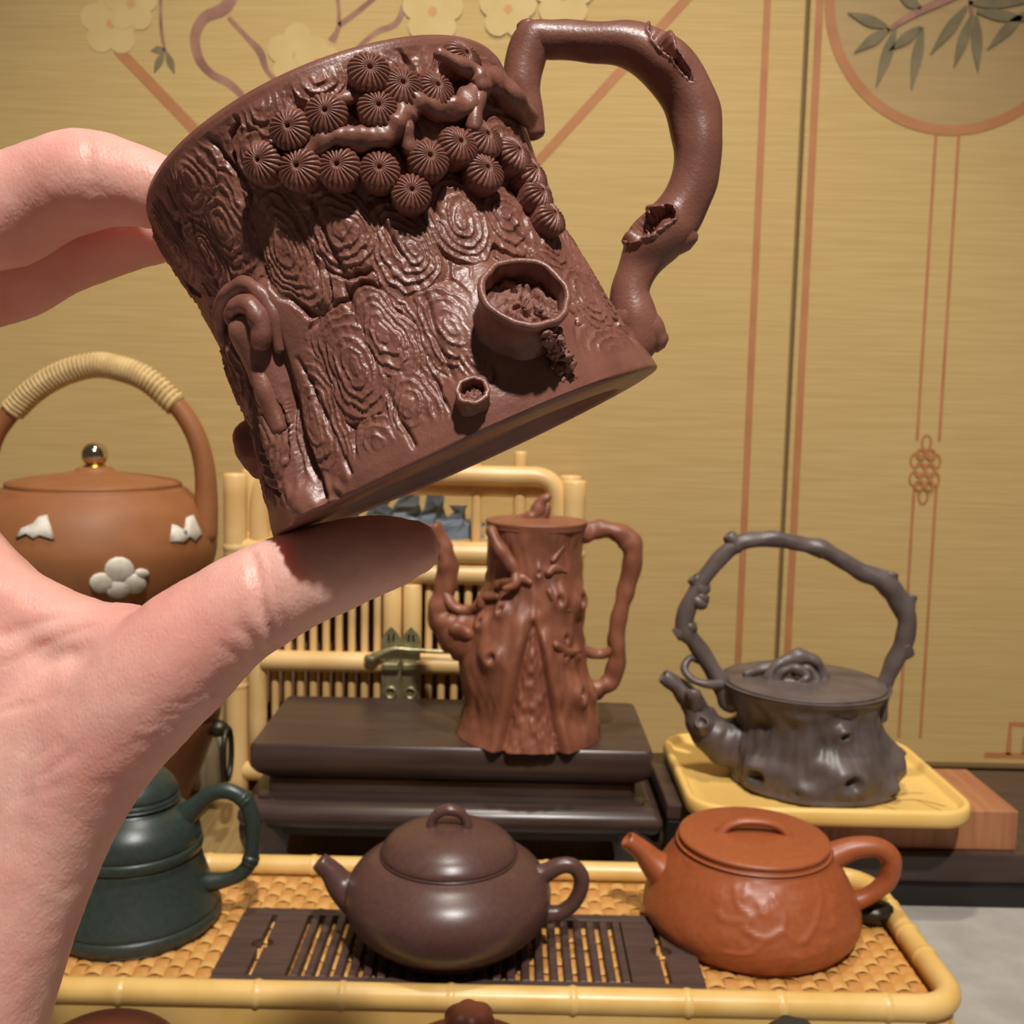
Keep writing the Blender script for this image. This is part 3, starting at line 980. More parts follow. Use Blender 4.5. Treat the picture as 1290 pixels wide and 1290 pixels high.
def grey_relief(th, z, r):
    t = z/zl
    d = .0042*(np.abs(np.sin(th*2.9+.7+.5*t))-.6)+.0012*vnoise(np.cos(th)*16, np.sin(th)*16, t*5, 29)+.0016*vnoise(np.cos(th)*6, np.sin(th)*6, t*7, 19)
    for a_, h_, rad, hh in KG:
        da = (th-a_)*.055
        d += hh*np.exp(-((da/rad)**2+((z-h_)/rad)**2))
        d -= hh*1.0*np.exp(-((da/(rad*.42))**2+((z-h_+.002)/(rad*.36))**2))
    return d*np.clip((zl-.001-z)*120, 0, 1)*np.clip(z*200+.3, .3, 1)*(r > .01)


mk('body', relief((V, F), grey_relief), M['greyclay'], gt)
ld = mk('lid', XF(lathe([(rl*.95, zl+.0012), (rl*.955, zl+.0024), (rl*.93, zl+.0031), (rl*.4, zl+.0046), (0, zl+.0050)], 80, 2), Matrix.Translation((cl_, 0, 0))), M['greyclay'], gt)
mk('vine_knob', J(tube([gq(968, 866, -.004), gq(972, 846, -.002), gq(990, 832), gq(1010, 828), gq(1028, 834), gq(1036, 850), gq(1040, 866, -.004)], [.0042, .0040, .0045, .0050, .0042, .0036, .0034], 12, 6, wob=.16, seed=21),
                  tube([gq(976, 862, -.006), gq(986, 846, -.006), gq(1002, 842, -.008), gq(1016, 852, -.010), gq(1004, 862, -.010), gq(990, 858, -.008)], [.0034, .0032, .0032, .0030, .0030, .0026], 10, 6, wob=.2, seed=22),
                  tube([gq(1000, 846, -.002), gq(1018, 842, -.004), gq(1028, 856, -.006), gq(1022, 866, -.009)], [.003, .003, .003, .003], 10, 6, wob=.2, seed=23),
                  tube([gq(940, 850, .004), gq(960, 842, .004), gq(985, 838, .003)], [.0028, .0036, .004], 10, 6, wob=.2, seed=24)), M['greyclay'], ld)
mk('overhead_handle', tube([gq(922, 884), gq(912, 866), gq(894, 838), gq(874, 808), gq(862, 792), gq(868, 762), gq(884, 732), gq(906, 704), gq(932, 684), gq(962, 679), gq(984, 680), gq(1012, 686), gq(1036, 692), gq(1062, 706), gq(1086, 721), gq(1112, 732), gq(1130, 752), gq(1142, 780), gq(1138, 810), gq(1124, 840), gq(1110, 872), gq(1100, 900)],
                           [.0085, .0075, .0058, .0056, .0062, .0056, .0052, .0052, .0056, .0052, .0056, .0050, .0062, .0055, .0058, .0074, .0070, .0066, .0062, .0056, .0060, .0085], 16, 6, wob=.08, seed=31), M['greyclay'], gt)
for a_, b_, r_ in (((928, 688), (918, 674), .0048), ((868, 790), (852, 800), .0052), ((884, 742), (874, 728), .0052), ((1118, 736), (1122, 722), .0058), ((1140, 768), (1148, 750), .005), ((1034, 694), (1036, 684), .0050), ((980, 682), (980, 670), .0038), ((1138, 815), (1144, 826), .005), ((880, 756), (886, 748), .006)):
    mk('handle_stub', tube([gq(*a_), gq((a_[0]+b_[0])/2, (a_[1]+b_[1])/2), gq(*b_)], [r_*1.2, r_*1.05, r_*.9], 12, 4, hollow=.0015, wob=.08, seed=a_[0]), M['greyclay'], gt)
mk('vine_loop', tube([gq(908, 862, -.006), gq(892, 862, -.010), gq(872, 856, -.008), gq(862, 842, -.004), gq(870, 829, 0), gq(884, 832, .002)], [.0034, .0028, .0026, .0026, .0026, .0034], 10, 6, wob=.08, seed=32), M['greyclay'], gt)
mk('spout', tube([gq(945, 940), gq(920, 935), gq(898, 925), gq(882, 905), gq(872, 885), gq(858, 868), gq(836, 852)], [.022, .017, .0140, .0108, .0082, .0068, .0050], 18, 8, hollow=.006, wob=.07, seed=33), M['greyclay'], gt)
mk('spout_stub', tube([gq(876, 888, -.004), gq(874, 876, -.010), gq(874, 870, -.010)], [.006, .0052, .0045], 12, 4, hollow=.002, wob=.1, seed=35), M['greyclay'], gt)
mk('spout_stub', tube([gq(888, 914, -.008), gq(884, 910, -.014)], [.0068, .005], 12, 4, hollow=.002, wob=.1, seed=36), M['greyclay'], gt)
# ================================================================== STOVE AND KETTLE
YK = .715
k0 = PY(122, 700, YK)
sv = root('charcoal_stove', (k0.x, YK, 0), 'brown clay charcoal stove with iron ring handles under the kettle', 'stove')


def kq(px, py, off=0.0):
    p = PY(px, py, YK+off)
    return Vector((p.x-k0.x, off, p.z))


zr = kq(280, 880).z
rs_ = kq(281, 880).x*.98
mk('body', lathe([(0, 0), (rs_*.58, 0), (rs_*.60, .006), (rs_*.62, .014), (rs_*.72, zr*.30), (rs_*.86, zr*.58), (rs_*.955, zr*.82), (rs_*.97, zr*.9), (rs_*.985, zr*.93), (rs_*1.01, zr*.96), (rs_*1.01, zr*.99), (rs_*.98, zr), (rs_*.88, zr), (rs_*.86, zr*.9), (rs_*.7, zr*.5), (0, zr*.4)], 96, 3), M['stoveclay'], sv)
for sx in (-1, 1):
    c = Vector((sx*rs_*.99, -.004, zr*.80))
    lg = mk('ring_mount', sphere(c, .0062, 14, 8, (1.3, 1, 1)), M['iron'], sv)
    pts = [c+Vector((sx*(.0065+.003*math.sin(t)*0), .0105*math.sin(t), -.0185+.0185*math.cos(t))) for t in np.linspace(0, 2*PI, 25)]
    Rm = Matrix.Rotation(math.radians(18*sx), 4, 'Z')
    mk('ring_handle', tube(pts, .0021, 10, 1, cap=0), M['iron'], lg)
# three pot rests
kb_rest = kq(122, 800).z+.0005
for i in range(3):
    a_ = PI/2+i*2*PI/3
    mk('pot_rest', box(-.008, .008, -.006, .006, zr*.38, kb_rest, .002), M['stoveclay'], sv, False, (rs_*.50*math.cos(a_), rs_*.50*math.sin(a_), 0))

kb = kq(122, 800).z
kt = root('kettle', (k0.x, YK, kb), 'brown clay kettle with rattan wrapped overhead handle and steel ball knob', 'kettle')


def kk(px, py, off=0.0):
    v = kq(px, py, off)
    v.z -= kb
    return v


Rk = kk(270, 685).x*.985
zk = kk(122, 612).z
zw = kk(122, 692).z
rlid = kk(226, 612).x
mk('body', lathe([(0, .0), (Rk*.55, .0), (Rk*.60, .004), (Rk*.76, zw*.35), (Rk*.93, zw*.7), (Rk, zw), (Rk*.985, zw+(zk-zw)*.3), (Rk*.90, zw+(zk-zw)*.68), (rlid*1.08, zk-.004), (rlid*1.02, zk-.001), (rlid*.92, zk-.001), (rlid*.9, zk-.006), (0, zk-.006)], 128, 4), M['kettleclay'], kt)
ld = mk('lid', lathe([(0, zk-.003), (rlid*.96, zk-.003), (rlid*.98, zk), (rlid*.97, zk+.003), (rlid*.80, zk+.0055), (rlid*.42, zk+.0085), (rlid*.25, zk+.0100), (rlid*.21, zk+.0120), (rlid*.16, zk+.0132), (0, zk+.0134)], 96, 3), M['kettleclay'], kt)
zkn = kk(122, 573).z
kn = mk('knob', sphere((0, 0, zkn), .0088, 32, 18), M['metalball'], ld)
mk('knob_base', lathe([(.0075, zk+.0125), (.0075, zk+.0145), (.0042, zk+.0152), (.0045, zkn-.008), (.006, zkn-.006)], 24), M['gold'], kn)
hpx = [(258, 672), (260, 630), (257, 585), (245, 545), (222, 510), (185, 478), (150, 464), (118, 460), (80, 470), (45, 490), (15, 518), (-8, 550), (-18, 590), (-20, 630), (-18, 672)]
hp = [kk(*p) for p in hpx]
mk('handle', tube(hp, [.0090, .0078, .0070, .0068, .0066, .0064, .0064, .0064, .0064, .0064, .0066, .0068, .0070, .0078, .0090], 16, 6), M['kettleclay'], kt)
# rattan winding: one helical cord over the top of the handle
HP = catmull([list(p) for p in hp[4:11]], 60)
T, N, B = frames(HP)
turns = 44
hel = []
m = len(HP)
for i in range(turns*8+1):
    f = i/(turns*8)*(m-1)
    j = min(int(f), m-2)
    c = HP[j]*(1-f+j)+HP[j+1]*(f-j)
    a_ = 2*PI*i/8
    hel.append(c+(N[j]*math.cos(a_)+B[j]*math.sin(a_))*.0074)
wr = mk('rattan_wrap', tube([list(p) for p in HP[::10]], .0076, 14, 2, cap=.1), M['rope'], kt)
mk('rattan_winding', tube(hel, .0018, 6, 1, cap=.5), M['rope'], wr)
mk('spout', tube([(-Rk*.3, -.0*Rk, zw*.9), (-Rk*1.0, .01, zw*1.05), (-Rk*1.25, .01, zw*1.4), (-Rk*1.4, .01, zw*1.7)], [.02, .016, .011, .008], 16, 6, hollow=.008), M['kettleclay'], kt)


def on_kettle(px, py):
    """local point and outward angle on the kettle belly"""
    d = ray(px, py)
    o = CAM-Vector((k0.x, YK, kb))
    prof_ = catmull([(Rk*.60, .004), (Rk*.76, zw*.35), (Rk*.93, zw*.7), (Rk, zw), (Rk*.985, zw+(zk-zw)*.3), (Rk*.90, zw+(zk-zw)*.68), (rlid*1.08, zk-.004)], 8)
    for t in np.arange(.5, .9, .0004):
        p = o+d*t
        r = np.interp(p.z, prof_[:, 1], prof_[:, 0])
        if math.hypot(p.x, p.y) < r:
            return p
    return None


def patch(pix, m, name, hh=.0025):
    """raised appliqué on the kettle: polygon of pixels draped on the belly"""
    P = [on_kettle(*q) for q in pix]
    c = sum((p for p in P), Vector())/len(P)
    V, F = [], []
    for lev, inset in ((0, 1.0), (.6, .97), (1, .8)):
        for p in P:
            q = c+(p-c)*inset
            nrm = Vector((q.x, q.y, 0)).normalized()
            V.append(q+nrm*hh*lev+nrm*(.0006 if inset < .9 else 0)-nrm*.0008*(lev == 0))
    k_ = len(P)
    for l in range(2):
        for i in range(k_):
            F.append((l*k_+i, l*k_+(i+1) % k_, (l+1)*k_+(i+1) % k_, (l+1)*k_+i))
    V.append(c+Vector((c.x, c.y, 0)).normalized()*hh*1.25)
    F += [(2*k_+i, 2*k_+(i+1) % k_, len(V)-1) for i in range(k_)]
    mk(name, (V, F), m, kt)


patch([(20, 678), (28, 665), (44, 658), (50, 650), (60, 648), (64, 662), (70, 680), (52, 674), (44, 679), (34, 672)], M['white'], 'relief_mountain')
patch([(213, 682), (216, 660), (224, 664), (230, 674), (234, 652), (242, 648), (248, 662), (253, 672), (244, 682), (236, 676), (228, 684)], M['white'], 'relief_mountain')
for cc, rx, ry in (((150, 718), 19, 17), ((128, 734), 16, 13), ((168, 735), 16, 13), ((148, 742), 16, 12), ((178, 722), 9, 6)):
    patch([(cc[0]+rx*math.cos(t), cc[1]+ry*math.sin(t)) for t in np.linspace(2*PI, 0, 14, endpoint=False)], M['white'], 'relief_flower')

# ================================================================== BAMBOO CABINET
YC = .80
c0 = PY(512, 900, YC)
bc = root('bamboo_cabinet', (c0.x, YC, 0), 'bamboo pole tea cabinet with slatted doors and brass sliding latch behind the stand', 'cabinet')


def cq(px, py, off=0.0):
    p = PY(px, py, YC+off)
    return Vector((p.x-c0.x, off, p.z))


rp = .0092
xL, xR = cq(297, 700).x, cq(723, 640).x
ztop = cq(300, 596).z
DC = .055
for x in (xL, xR):
    for y in (0, DC):
        mk('post', tube([(x, y, .002+(ztop-.004)*i/6) for i in range(7)], [rp, rp*.98, rp*1.02, rp*.98, rp*1.01, rp*.98, rp], 16, 3, hollow=.006, cap=.1), M['bamboo'], bc)
        for zz in (.09, .20):
            pn_ = mk('post_node', lathe([(rp*.98, -.003), (rp*1.07, -.001), (rp*1.07, .001), (rp*.98, .003)], 16), M['bamboo'], bc, True, (x, y, zz))


def pole(a_, b_, r, name='rail', par=None, nodes=()):
    a_, b_ = Vector(a_), Vector(b_)
    o = mk(name, tube([a_, a_.lerp(b_, .33), a_.lerp(b_, .66), b_], r, 14, 2, cap=.3), M['bamboo'], par or bc)
    return o


zr1, zr2, zmid = cq(512, 696).z, cq(512, 722).z, cq(450, 833).z
zbot = .02
for z in (zr1, zr2):
    pole((xL+rp*.7, 0, z), (xR-rp*.7, 0, z), .0082)
pole((xL+rp*.7, 0, zbot), (xR-rp*.7, 0, zbot), .0082)
for x in (xL, xR):
    for z in (zr1, zbot):
        pole((x, rp*.7, z), (x, DC-rp*.7, z), .0075)
for z in (zr1, zbot):
    pole((xL+rp*.7, DC, z), (xR-rp*.7, DC, z), .0075)
mk('cabinet_top', box(xL-.002, xR+.002, .002, DC, zr1+.004, zr1+.0085, .001), M['bamboo'], bc, False)
mk('back_panel', box(xL, xR, DC-.006, DC, zbot, zr1, .001), M['inside'], bc, False)
mk('side_panel', box(xL-.003, xL+.001, .006, DC-.006, zbot, zr1, .0005), M['inside'], bc, False)
mk('side_panel', box(xR-.001, xR+.003, .006, DC-.006, zbot, zr1, .0005), M['inside'], bc, False)
mk('cabinet_floor', box(xL, xR, .003, DC-.005, zbot, zbot+.004, .0005), M['inside'], bc, False)
# doors
xm = cq(507, 800).x
for sgn in (-1, 1):
    dxa = xm+sgn*.0078
    dxb = (xL if sgn < 0 else xR)-sgn*.0172
    dr = mk('door', tube([(dxa, -.002, zbot+.010), (dxa, -.002, zr2-.009)], .0074, 14, 4, cap=.2), M['bamboo'], bc)
    mk('stile', tube([(dxb, -.002, zbot+.010), (dxb, -.002, zr2-.009)], .0074, 14, 4, cap=.2), M['bamboo'], dr)
    dr['label'] = 'slatted bamboo door'
    xa, xb = min(dxa, dxb), max(dxa, dxb)
    mk('door_rail', tube([(xa+.005, -.003, zmid), ((xa+xb)/2, -.003, zmid), (xb-.005, -.003, zmid)], .0082, 14, 3, cap=.3), M['bamboo'], dr)
    nsl = 9
    sl_ = None
    for i in range(nsl):
        x = xa+.0125+(xb-xa-.025)*i/(nsl-1)
        vf = tube([(0, 0, zbot+.006), (0, 0, zmid*.5), (0, 0, zmid), (0, 0, zr2-.006)], .0031, 10, 2, cap=.2)
        if sl_ is None:
            sl_ = mk('slat', vf, M['bamboo'], dr, True, (x, .004, 0))
        else:
            inst(sl_, 'slat', dr, (x, .004, 0))
    # brass latch plate on each door stile
    zt_, zb2 = cq(507, 786).z, cq(507, 878).z
    P = [(-.0072, zb2), (.0072, zb2), (.0074, zt_-.010), (.0050, zt_-.0055), (0, zt_), (-.0050, zt_-.0055), (-.0074, zt_-.010)]
    V = [(x+dxa, -.0098, z) for x, z in P]+[(x+dxa, -.0085, z) for x, z in P]
    k_ = len(P)
    Fp = [tuple(range(k_)), tuple(range(2*k_-1, k_-1, -1))]+[(i, k_+i, k_+(i+1) % k_, (i+1) % k_) for i in range(k_)]
    lp = mk('latch_plate', (V, Fp), M['brass'], dr, False)
    zc = cq(507, 868).z
    mk('latch_boss', XF(lathe([(.0030, .0), (.0032, .0016), (.0046, .0020), (.0052, .0010), (.0054, -.002)], 20), Matrix.Translation((dxa, -.0104, zc)) @ Matrix.Rotation(PI/2, 4, 'X')), M['brass'], lp)
    mk('latch_eye', XF(lathe([(0, .001), (.0030, .001)], 16), Matrix.Translation((dxa, -.0089, zc)) @ Matrix.Rotation(PI/2, 4, 'X')), M['brass'], lp)
    zc2 = cq(507, 800).z
    for dx in (-.0018, .0018):
        mk('latch_slot_shade', box(dxa+dx-.0008, dxa+dx+.0008, -.0103, -.0096, zc2-.003, zc2+.003, .0002, 1), M['iron'], lp, False)  # dark coloured bars stand in for the shade inside the slots
    mk('latch_keeper', box(dxa-.0068, dxa+.0068, -.0150, -.0090, cq(507, 840).z, cq(507, 829).z, .0018), M['brass'], lp, False)
zb_ = cq(507, 822).z
lb = mk('latch_bolt', tube([cq(470, 829, -.014), cq(495, 818, -.015), cq(520, 819, -.015), cq(575, 822, -.015)], [.0040, .0022, .0017, .0015], 10, 4), M['brass'], bc)
mk('bolt_grip', rough(sphere(cq(468, 830, -.014), .0048, 14, 8, (1.3, .8, .9)), .0006, 300, 2), M['brass'], lb)
# gallery rail with bent corners on top
zg_ = cq(620, 600).z
xg0, xg1 = cq(325, 640).x, cq(706, 640).x
pts = [(xg0, .004, zr1), (xg0, .004, zr1+.025), (xg0+.003, .004, zg_-.012), (xg0+.014, .004, zg_-.001), (xg0+.04, .004, zg_), ((xg0+xg1)/2, .004, zg_), (xg1-.04, .004, zg_), (xg1-.014, .004, zg_-.001), (xg1-.003, .004, zg_-.012), (xg1, .004, zr1+.025), (xg1, .004, zr1)]
mk('gallery_rail', tube(pts, .0078, 14, 6, cap=.2), M['bamboo'], bc)
for px_ in (655, 600):
    x = cq(px_, 620).x
    mk('gallery_strut', tube([(x, .012, zr1), (x, .012, zg_-.01), (x, .012, zg_+.018)], .0052 if px_ == 655 else .004, 10, 3, cap=.3), M['bamboo'], bc)
pole((xg0, .016, zg_-.012), (xg1, .016, zg_-.012), .0055, 'gallery_back_rail')
# blue grey mountain stone on the cabinet top
s0 = cq(520, 684, .030)
ms = root('mountain_stone', (c0.x+s0.x, YC+.032, zr1+.0085), 'jagged blue grey mountain shaped stone on the bamboo cabinet', 'stone')
rng = random.Random(4)
pk = []
for i, (dx, h, r) in enumerate(((-.052, .022, .014), (-.03, .034, .016), (-.008, .046, .018), (.014, .040, .017), (.034, .026, .015), (.048, .013, .010))):
    seg = 9
    V, F = [], []
    L = 5
    for l in range(L+1):
        f = l/L
        for q in range(seg):
            a_ = 2*PI*q/seg
            rr_ = r*(1-f*.8)*(1+rng.uniform(-.28, .28))
            V.append((dx+.008*f*rng.uniform(-.5, 1.2)+rr_*math.cos(a_), rr_*.75*math.sin(a_), h*f))
    for l in range(L):
        for q in range(seg):
            F.append((l*seg+q, l*seg+(q+1) % seg, (l+1)*seg+(q+1) % seg, (l+1)*seg+q))
    F.append(tuple(range(L*seg, L*seg+seg)))
    F.append(tuple(range(seg-1, -1, -1)))
    mk('peak', (V, F), M['rock'], ms, False)
# pale pleated paper lantern base beside the stove
q0 = G(262, 1030, 0)
pf = root('pleated_vase', (PY(256, 960, .818).x, .818, 0), 'pale fluted vase standing behind the charcoal stove', 'vase')
hz = PY(254, 918, .818).z
mk('vase_body', relief(lathe([(0, 0), (.0165, 0), (.018, .004), (.0175, hz*.3), (.016, hz*.6), (.0130, hz*.85), (.0115, hz), (.009, hz), (.010, hz*.8), (0, hz*.5)], 120, 5), lambda th, z, r: .0009*np.cos(th*18)), M['pleat'], pf)
mk('vase_lip', XF(lathe([(.0100, -.002), (.0125, -.001), (.0128, .001), (.0105, .002)], 40), Matrix.Translation((0, 0, hz))), M['pleat'], pf)
# ================================================================== THE HELD CUP
CD = .215                                   # depth of the cup axis from the lens
UZ = .0095
TLT = .425
u_c = Vector((-math.sin(TLT), math.cos(TLT), UZ)).normalized()
x_c = Vector((math.cos(TLT), math.sin(TLT), 0.0))
x_c = (x_c-u_c*x_c.dot(u_c)).normalized()
y_c = u_c.cross(x_c)
SPX = CD/FPX
cc_ = Vector(((502.8-645)/FPX, -(382.9-645)/FPX, -1))*CD
HC = 413*SPX
MCUP = Matrix((x_c, y_c, u_c)).transposed()
base_c = cc_-u_c*(HC*.5)
MW = Matrix.Translation(CAM+MC @ base_c) @ (MC @ MCUP).to_4x4()
cup = root('clay_cup', (0, 0, 0), 'reddish brown clay cup carved as a pine trunk, held up between thumb and fingers', 'cup')
cup.matrix_world = MW
IW = MW.inverted()
CO = IW @ CAM


def cray(px, py):
    return (IW.to_3x3() @ ray(px, py)).normalized()


RPROF = np.array([(0, 260), (.03, 258), (.09, 252), (.16, 246), (.3, 235), (.4, 230), (.57, 226), (.67, 228), (.76, 232), (.86, 236), (.95, 239), (1.0, 238.5)])
ZPR = RPROF[:, 0]*HC
RPR = RPROF[:, 1]*SPX


def Rz(z):
    return np.interp(z, ZPR, RPR)


def on_cup(px, py, off=0.0):
    d = cray(px, py)
    for t in np.arange(.12, .30, .00025):
        p = CO+d*t
        if -.01 < p.z < HC+.012 and math.hypot(p.x, p.y) < float(Rz(p.z))+off:
            return p
    # grazing: closest approach
    best = min((math.hypot((CO+d*t).x, (CO+d*t).y)-float(Rz((CO+d*t).z)), t) for t in np.arange(.15, .28, .0005))
    return CO+d*best[1]


def cplane(px, py, y0=0.0):
    d = cray(px, py)
    return CO+d*((y0-CO.y)/d.y)


def sh(p):
    """surface coordinates (arc length, height) in mm"""
    return math.atan2(p.y, p.x), p.z


# ---- bark plates: pixel centre, half length, half width (px)
plates_px = [(285, 285, 72, 34), (362, 310, 76, 33), (432, 282, 56, 38), (512, 312, 66, 40), (580, 275, 58, 34), (640, 275, 44, 30), (690, 300, 60, 24),
             (446, 462, 70, 44), (484, 428, 62, 36), (518, 512, 62, 36), (402, 535, 84, 34), (480, 558, 38, 34), (568, 418, 56, 38), (775, 440, 46, 36), (735, 370, 54, 26),
             (240, 225, 60, 30), (330, 130, 50, 30), (400, 95, 40, 34), (262, 330, 60, 22), (545, 160, 50, 40), (480, 100, 46, 40), (390, 225, 46, 34), (640, 180, 46, 34), (620, 105, 46, 30), (330, 200, 46, 30), (590, 455, 30, 22)]
PL = []
for px, py, la, lb in plates_px:
    p = on_cup(px, py)
    a, z = sh(p)
    k_ = (CAM-(MW @ p)).length/FPX
    dn = math.atan2(p.y, p.x)
    nrm = Vector((math.cos(dn), math.sin(dn), 0))
    fc = max(.35, abs(nrm.dot((CO-p).normalized())))
    PL.append((a, z, la*k_*1.12, lb*k_/fc))
rng = random.Random(7)
tries = 0
while tries < 260:
    tries += 1
    a = rng.uniform(-PI, PI)
    z = rng.uniform(.08, .95)*HC
    la, lb = rng.uniform(.009, .014), rng.uniform(.0052, .0068)
    ok = all((((((a-q[0]+PI) % (2*PI))-PI)*.04)/(lb+q[3]))**2+((z-q[1])/(la+q[2]))**2 > .72 for q in PL)
    if ok:
        PL.append((a, z, la, lb))
# smooth zones (knots, handle roots): angle, height, radius
SM = []
for px, py, r in ((655, 410, 82), (595, 505, 32), (345, 430, 60), (330, 400, 40), (700, 480, 50), (690, 150, 60)):
    p = on_cup(px, py)
    a, z = sh(p)
    SM.append((a, z, r*.185/FPX))

# angular sampling: dense on the side facing the camera
view = math.atan2(CO.y, CO.x)
nf, nb = 760, 120
ang = np.concatenate([np.linspace(view-1.75, view+1.75, nf, endpoint=False), np.linspace(view+1.75, view-1.75+2*PI, nb, endpoint=False)])
nz = 390
zz = np.linspace(0, HC, nz)
TH, Z = np.meshgrid(ang, zz)
R0 = Rz(Z)
wx = .0013*vnoise(np.cos(TH)*7, np.sin(TH)*7, Z*150, 1)+.0004*vnoise(np.cos(TH)*26, np.sin(TH)*26, Z*620, 2)
wz = .0014*vnoise(np.cos(TH)*7, np.sin(TH)*7, Z*150, 5)+.0005*vnoise(np.cos(TH)*30, np.sin(TH)*30, Z*620, 6)
rho = np.full_like(TH, 9.0)
idx = np.zeros(TH.shape, int)
for i, (a, z, la, lb) in enumerate(PL):
    da = ((TH-a+PI) % (2*PI))-PI
    X = (da*R0+wx)/lb
    Y = (Z-z+wz)/la
    # rounded-box metric makes plates look like slabs of bark
    q = (np.abs(X)**2.2+np.abs(Y)**2.2)**(1/2.2)
    b = q < rho
    rho = np.where(b, q, rho)
    idx = np.where(b, i, idx)
nr = np.array([max(3.2, q[2]/.0019) for q in PL])[idx]
fr = rho*nr
saw = fr-np.floor(fr)
ter = np.floor(fr)+np.clip((saw-.80)/.20, 0, 1)          # terraced mound, steep edge at each ring
lipr = np.clip((saw-.35)/.45, 0, 1)*(saw < .80)
d = .00062*np.clip(nr-ter, -.4, 9)/nr*1.9+.00022*lipr*np.clip(rho*5-.5, 0, 1)-.0006
d -= .0014*np.exp(-((rho-1.04)/.07)**2)*np.clip(.6+.8*vnoise(np.cos(TH)*12, np.sin(TH)*12, Z*150, 8), 0.1, 1)
d = np.where(rho > 1.12, -.0004+.0004*vnoise(np.cos(TH)*20, np.sin(TH)*20, Z*420, 11), d)
d += .00016*vnoise(np.cos(TH)*45, np.sin(TH)*45, Z*420, 12)+.00008*vnoise(np.cos(TH)*110, np.sin(TH)*110, Z*1800, 13)
mask = np.clip((Z-.055*HC)/(.05*HC), 0, 1)*np.clip((HC*.985-Z)/(.03*HC), 0, 1)
for a, z, r in SM:
    da = ((TH-a+PI) % (2*PI))-PI
    mask = mask*np.clip((np.sqrt((da*R0)**2+((Z-z)*.85)**2)/r-.75)/.4, 0, 1)
d = d*mask


# ridges and swellings: root trunk on the left, swelling around the knots
def along(path, width, height):
    Q_ = []
    for px, py in path:
        p = on_cup(px, py)
        Q_.append((math.atan2(p.y, p.x), p.z))
    Q_ = catmull(Q_, 45)
    m_ = np.full(TH.shape, 1e9)
    for a, z in Q_:
        da = ((TH-a+PI) % (2*PI))-PI
        m_ = np.minimum(m_, (da*R0)**2+(Z-z)**2)
    return height*np.exp(-m_/width**2)


for cp in ([(296, 222), (318, 290), (338, 355)], [(392, 252), (412, 300), (436, 350)], [(466, 252), (500, 312), (530, 362)], [(536, 228), (560, 285), (592, 322)],
           [(424, 336), (452, 405), (492, 500), (522, 562)], [(376, 452), (408, 520), (442, 596)], [(536, 372), (552, 430), (574, 480)], [(230, 250), (254, 310), (278, 365)], [(610, 235), (640, 280), (668, 312)], [(358, 250), (392, 320), (420, 395)]):
    d -= along(cp, .0005, .0008)*np.clip(.55+.9*vnoise(np.cos(TH)*15, np.sin(TH)*15, Z*260, 18), .1, 1)
d += along([(318, 400), (335, 460), (352, 530), (372, 600), (390, 640)], .0042, .0034)
d -= along([(345, 400), (362, 470), (385, 560), (410, 625)], .0011, .0018)
d += along([(300, 440), (325, 520), (345, 600)], .003, .0022)
d -= along([(318, 450), (338, 530), (355, 610)], .0012, .0014)
pc = on_cup(316, 380)
a, z = sh(pc)
d -= .0042*np.exp(-((((TH-a+PI) % (2*PI)-PI)*R0)**2+(Z-z)**2)/.0030**2)
d += along([(360, 620), (420, 625)], .004, .0008)*vnoise(np.cos(TH)*30, np.sin(TH)*30, Z*500, 15)
for (px, py), wdt, hgt in (((652, 415), .011, .0035), ((596, 508), .0045, .0012), ((325, 395), .007, .0026), ((690, 475), .009, .0008)):
    p = on_cup(px, py)
    a, z = sh(p)
    da = ((TH-a+PI) % (2*PI))-PI
    d += hgt*np.exp(-((da*R0)**2+(Z-z)**2)/wdt**2)
RR = R0+d
V = [(r*math.cos(a), r*math.sin(a), z) for r, a, z in zip(RR.ravel(), TH.ravel(), Z.ravel())]
n = len(ang)
F = []
for j in range(nz-1):
    F += [(j*n+i, j*n+(i+1) % n, (j+1)*n+(i+1) % n, (j+1)*n+i) for i in range(n)]


def ringpts(r, z):
    return [(r*math.cos(a), r*math.sin(a), z) for a in ang]


def addrings(specs, start):
    prev = start
    for r, z in specs:
        b = len(V)
        V.extend(ringpts(r, z))
        for i in range(n):
            F.append((prev+i, prev+(i+1) % n, b+(i+1) % n, b+i))
        prev = b
    return prev


# rim, inside wall
R1 = RPR[-1]
addrings([(R1-.0004, HC+.0010), (R1-.0016, HC+.0016), (R1-.0030, HC+.0012), (R1-.0038, HC-.0006), (R1-.0042, HC*.7), (R1-.0062, HC*.3), (R1-.0080, .008), (R1*.6, .005), (1e-5, .005)], (nz-1)*n)
# underside (winding is flipped afterwards by normals recalculation)
addrings([(RPR[0]-.00005, -.0003), (RPR[0]-.0003, -.0006), (RPR[0]-.0014, -.0008), (RPR[0]-.004, -.0010), (RPR[0]*.80, -.0013), (RPR[0]*.78, -.0006), (RPR[0]*.765, .0022), (1e-5, .0024)], 0)
cb = mk('cup_body', (V, F), M['cupclay'], cup)
bm = bmesh.new()
bm.from_mesh(cb.data)
bmesh.ops.recalc_face_normals(bm, faces=bm.faces[:])
bm.to_mesh(cb.data)
bm.free()


def frame_at(p, n_):
    z = Vector(n_).normalized()
    x = Vector((0, 0, 1)).cross(z).normalized()
    return Matrix.Translation(p) @ Matrix((x, z.cross(x), z)).transposed().to_4x4()


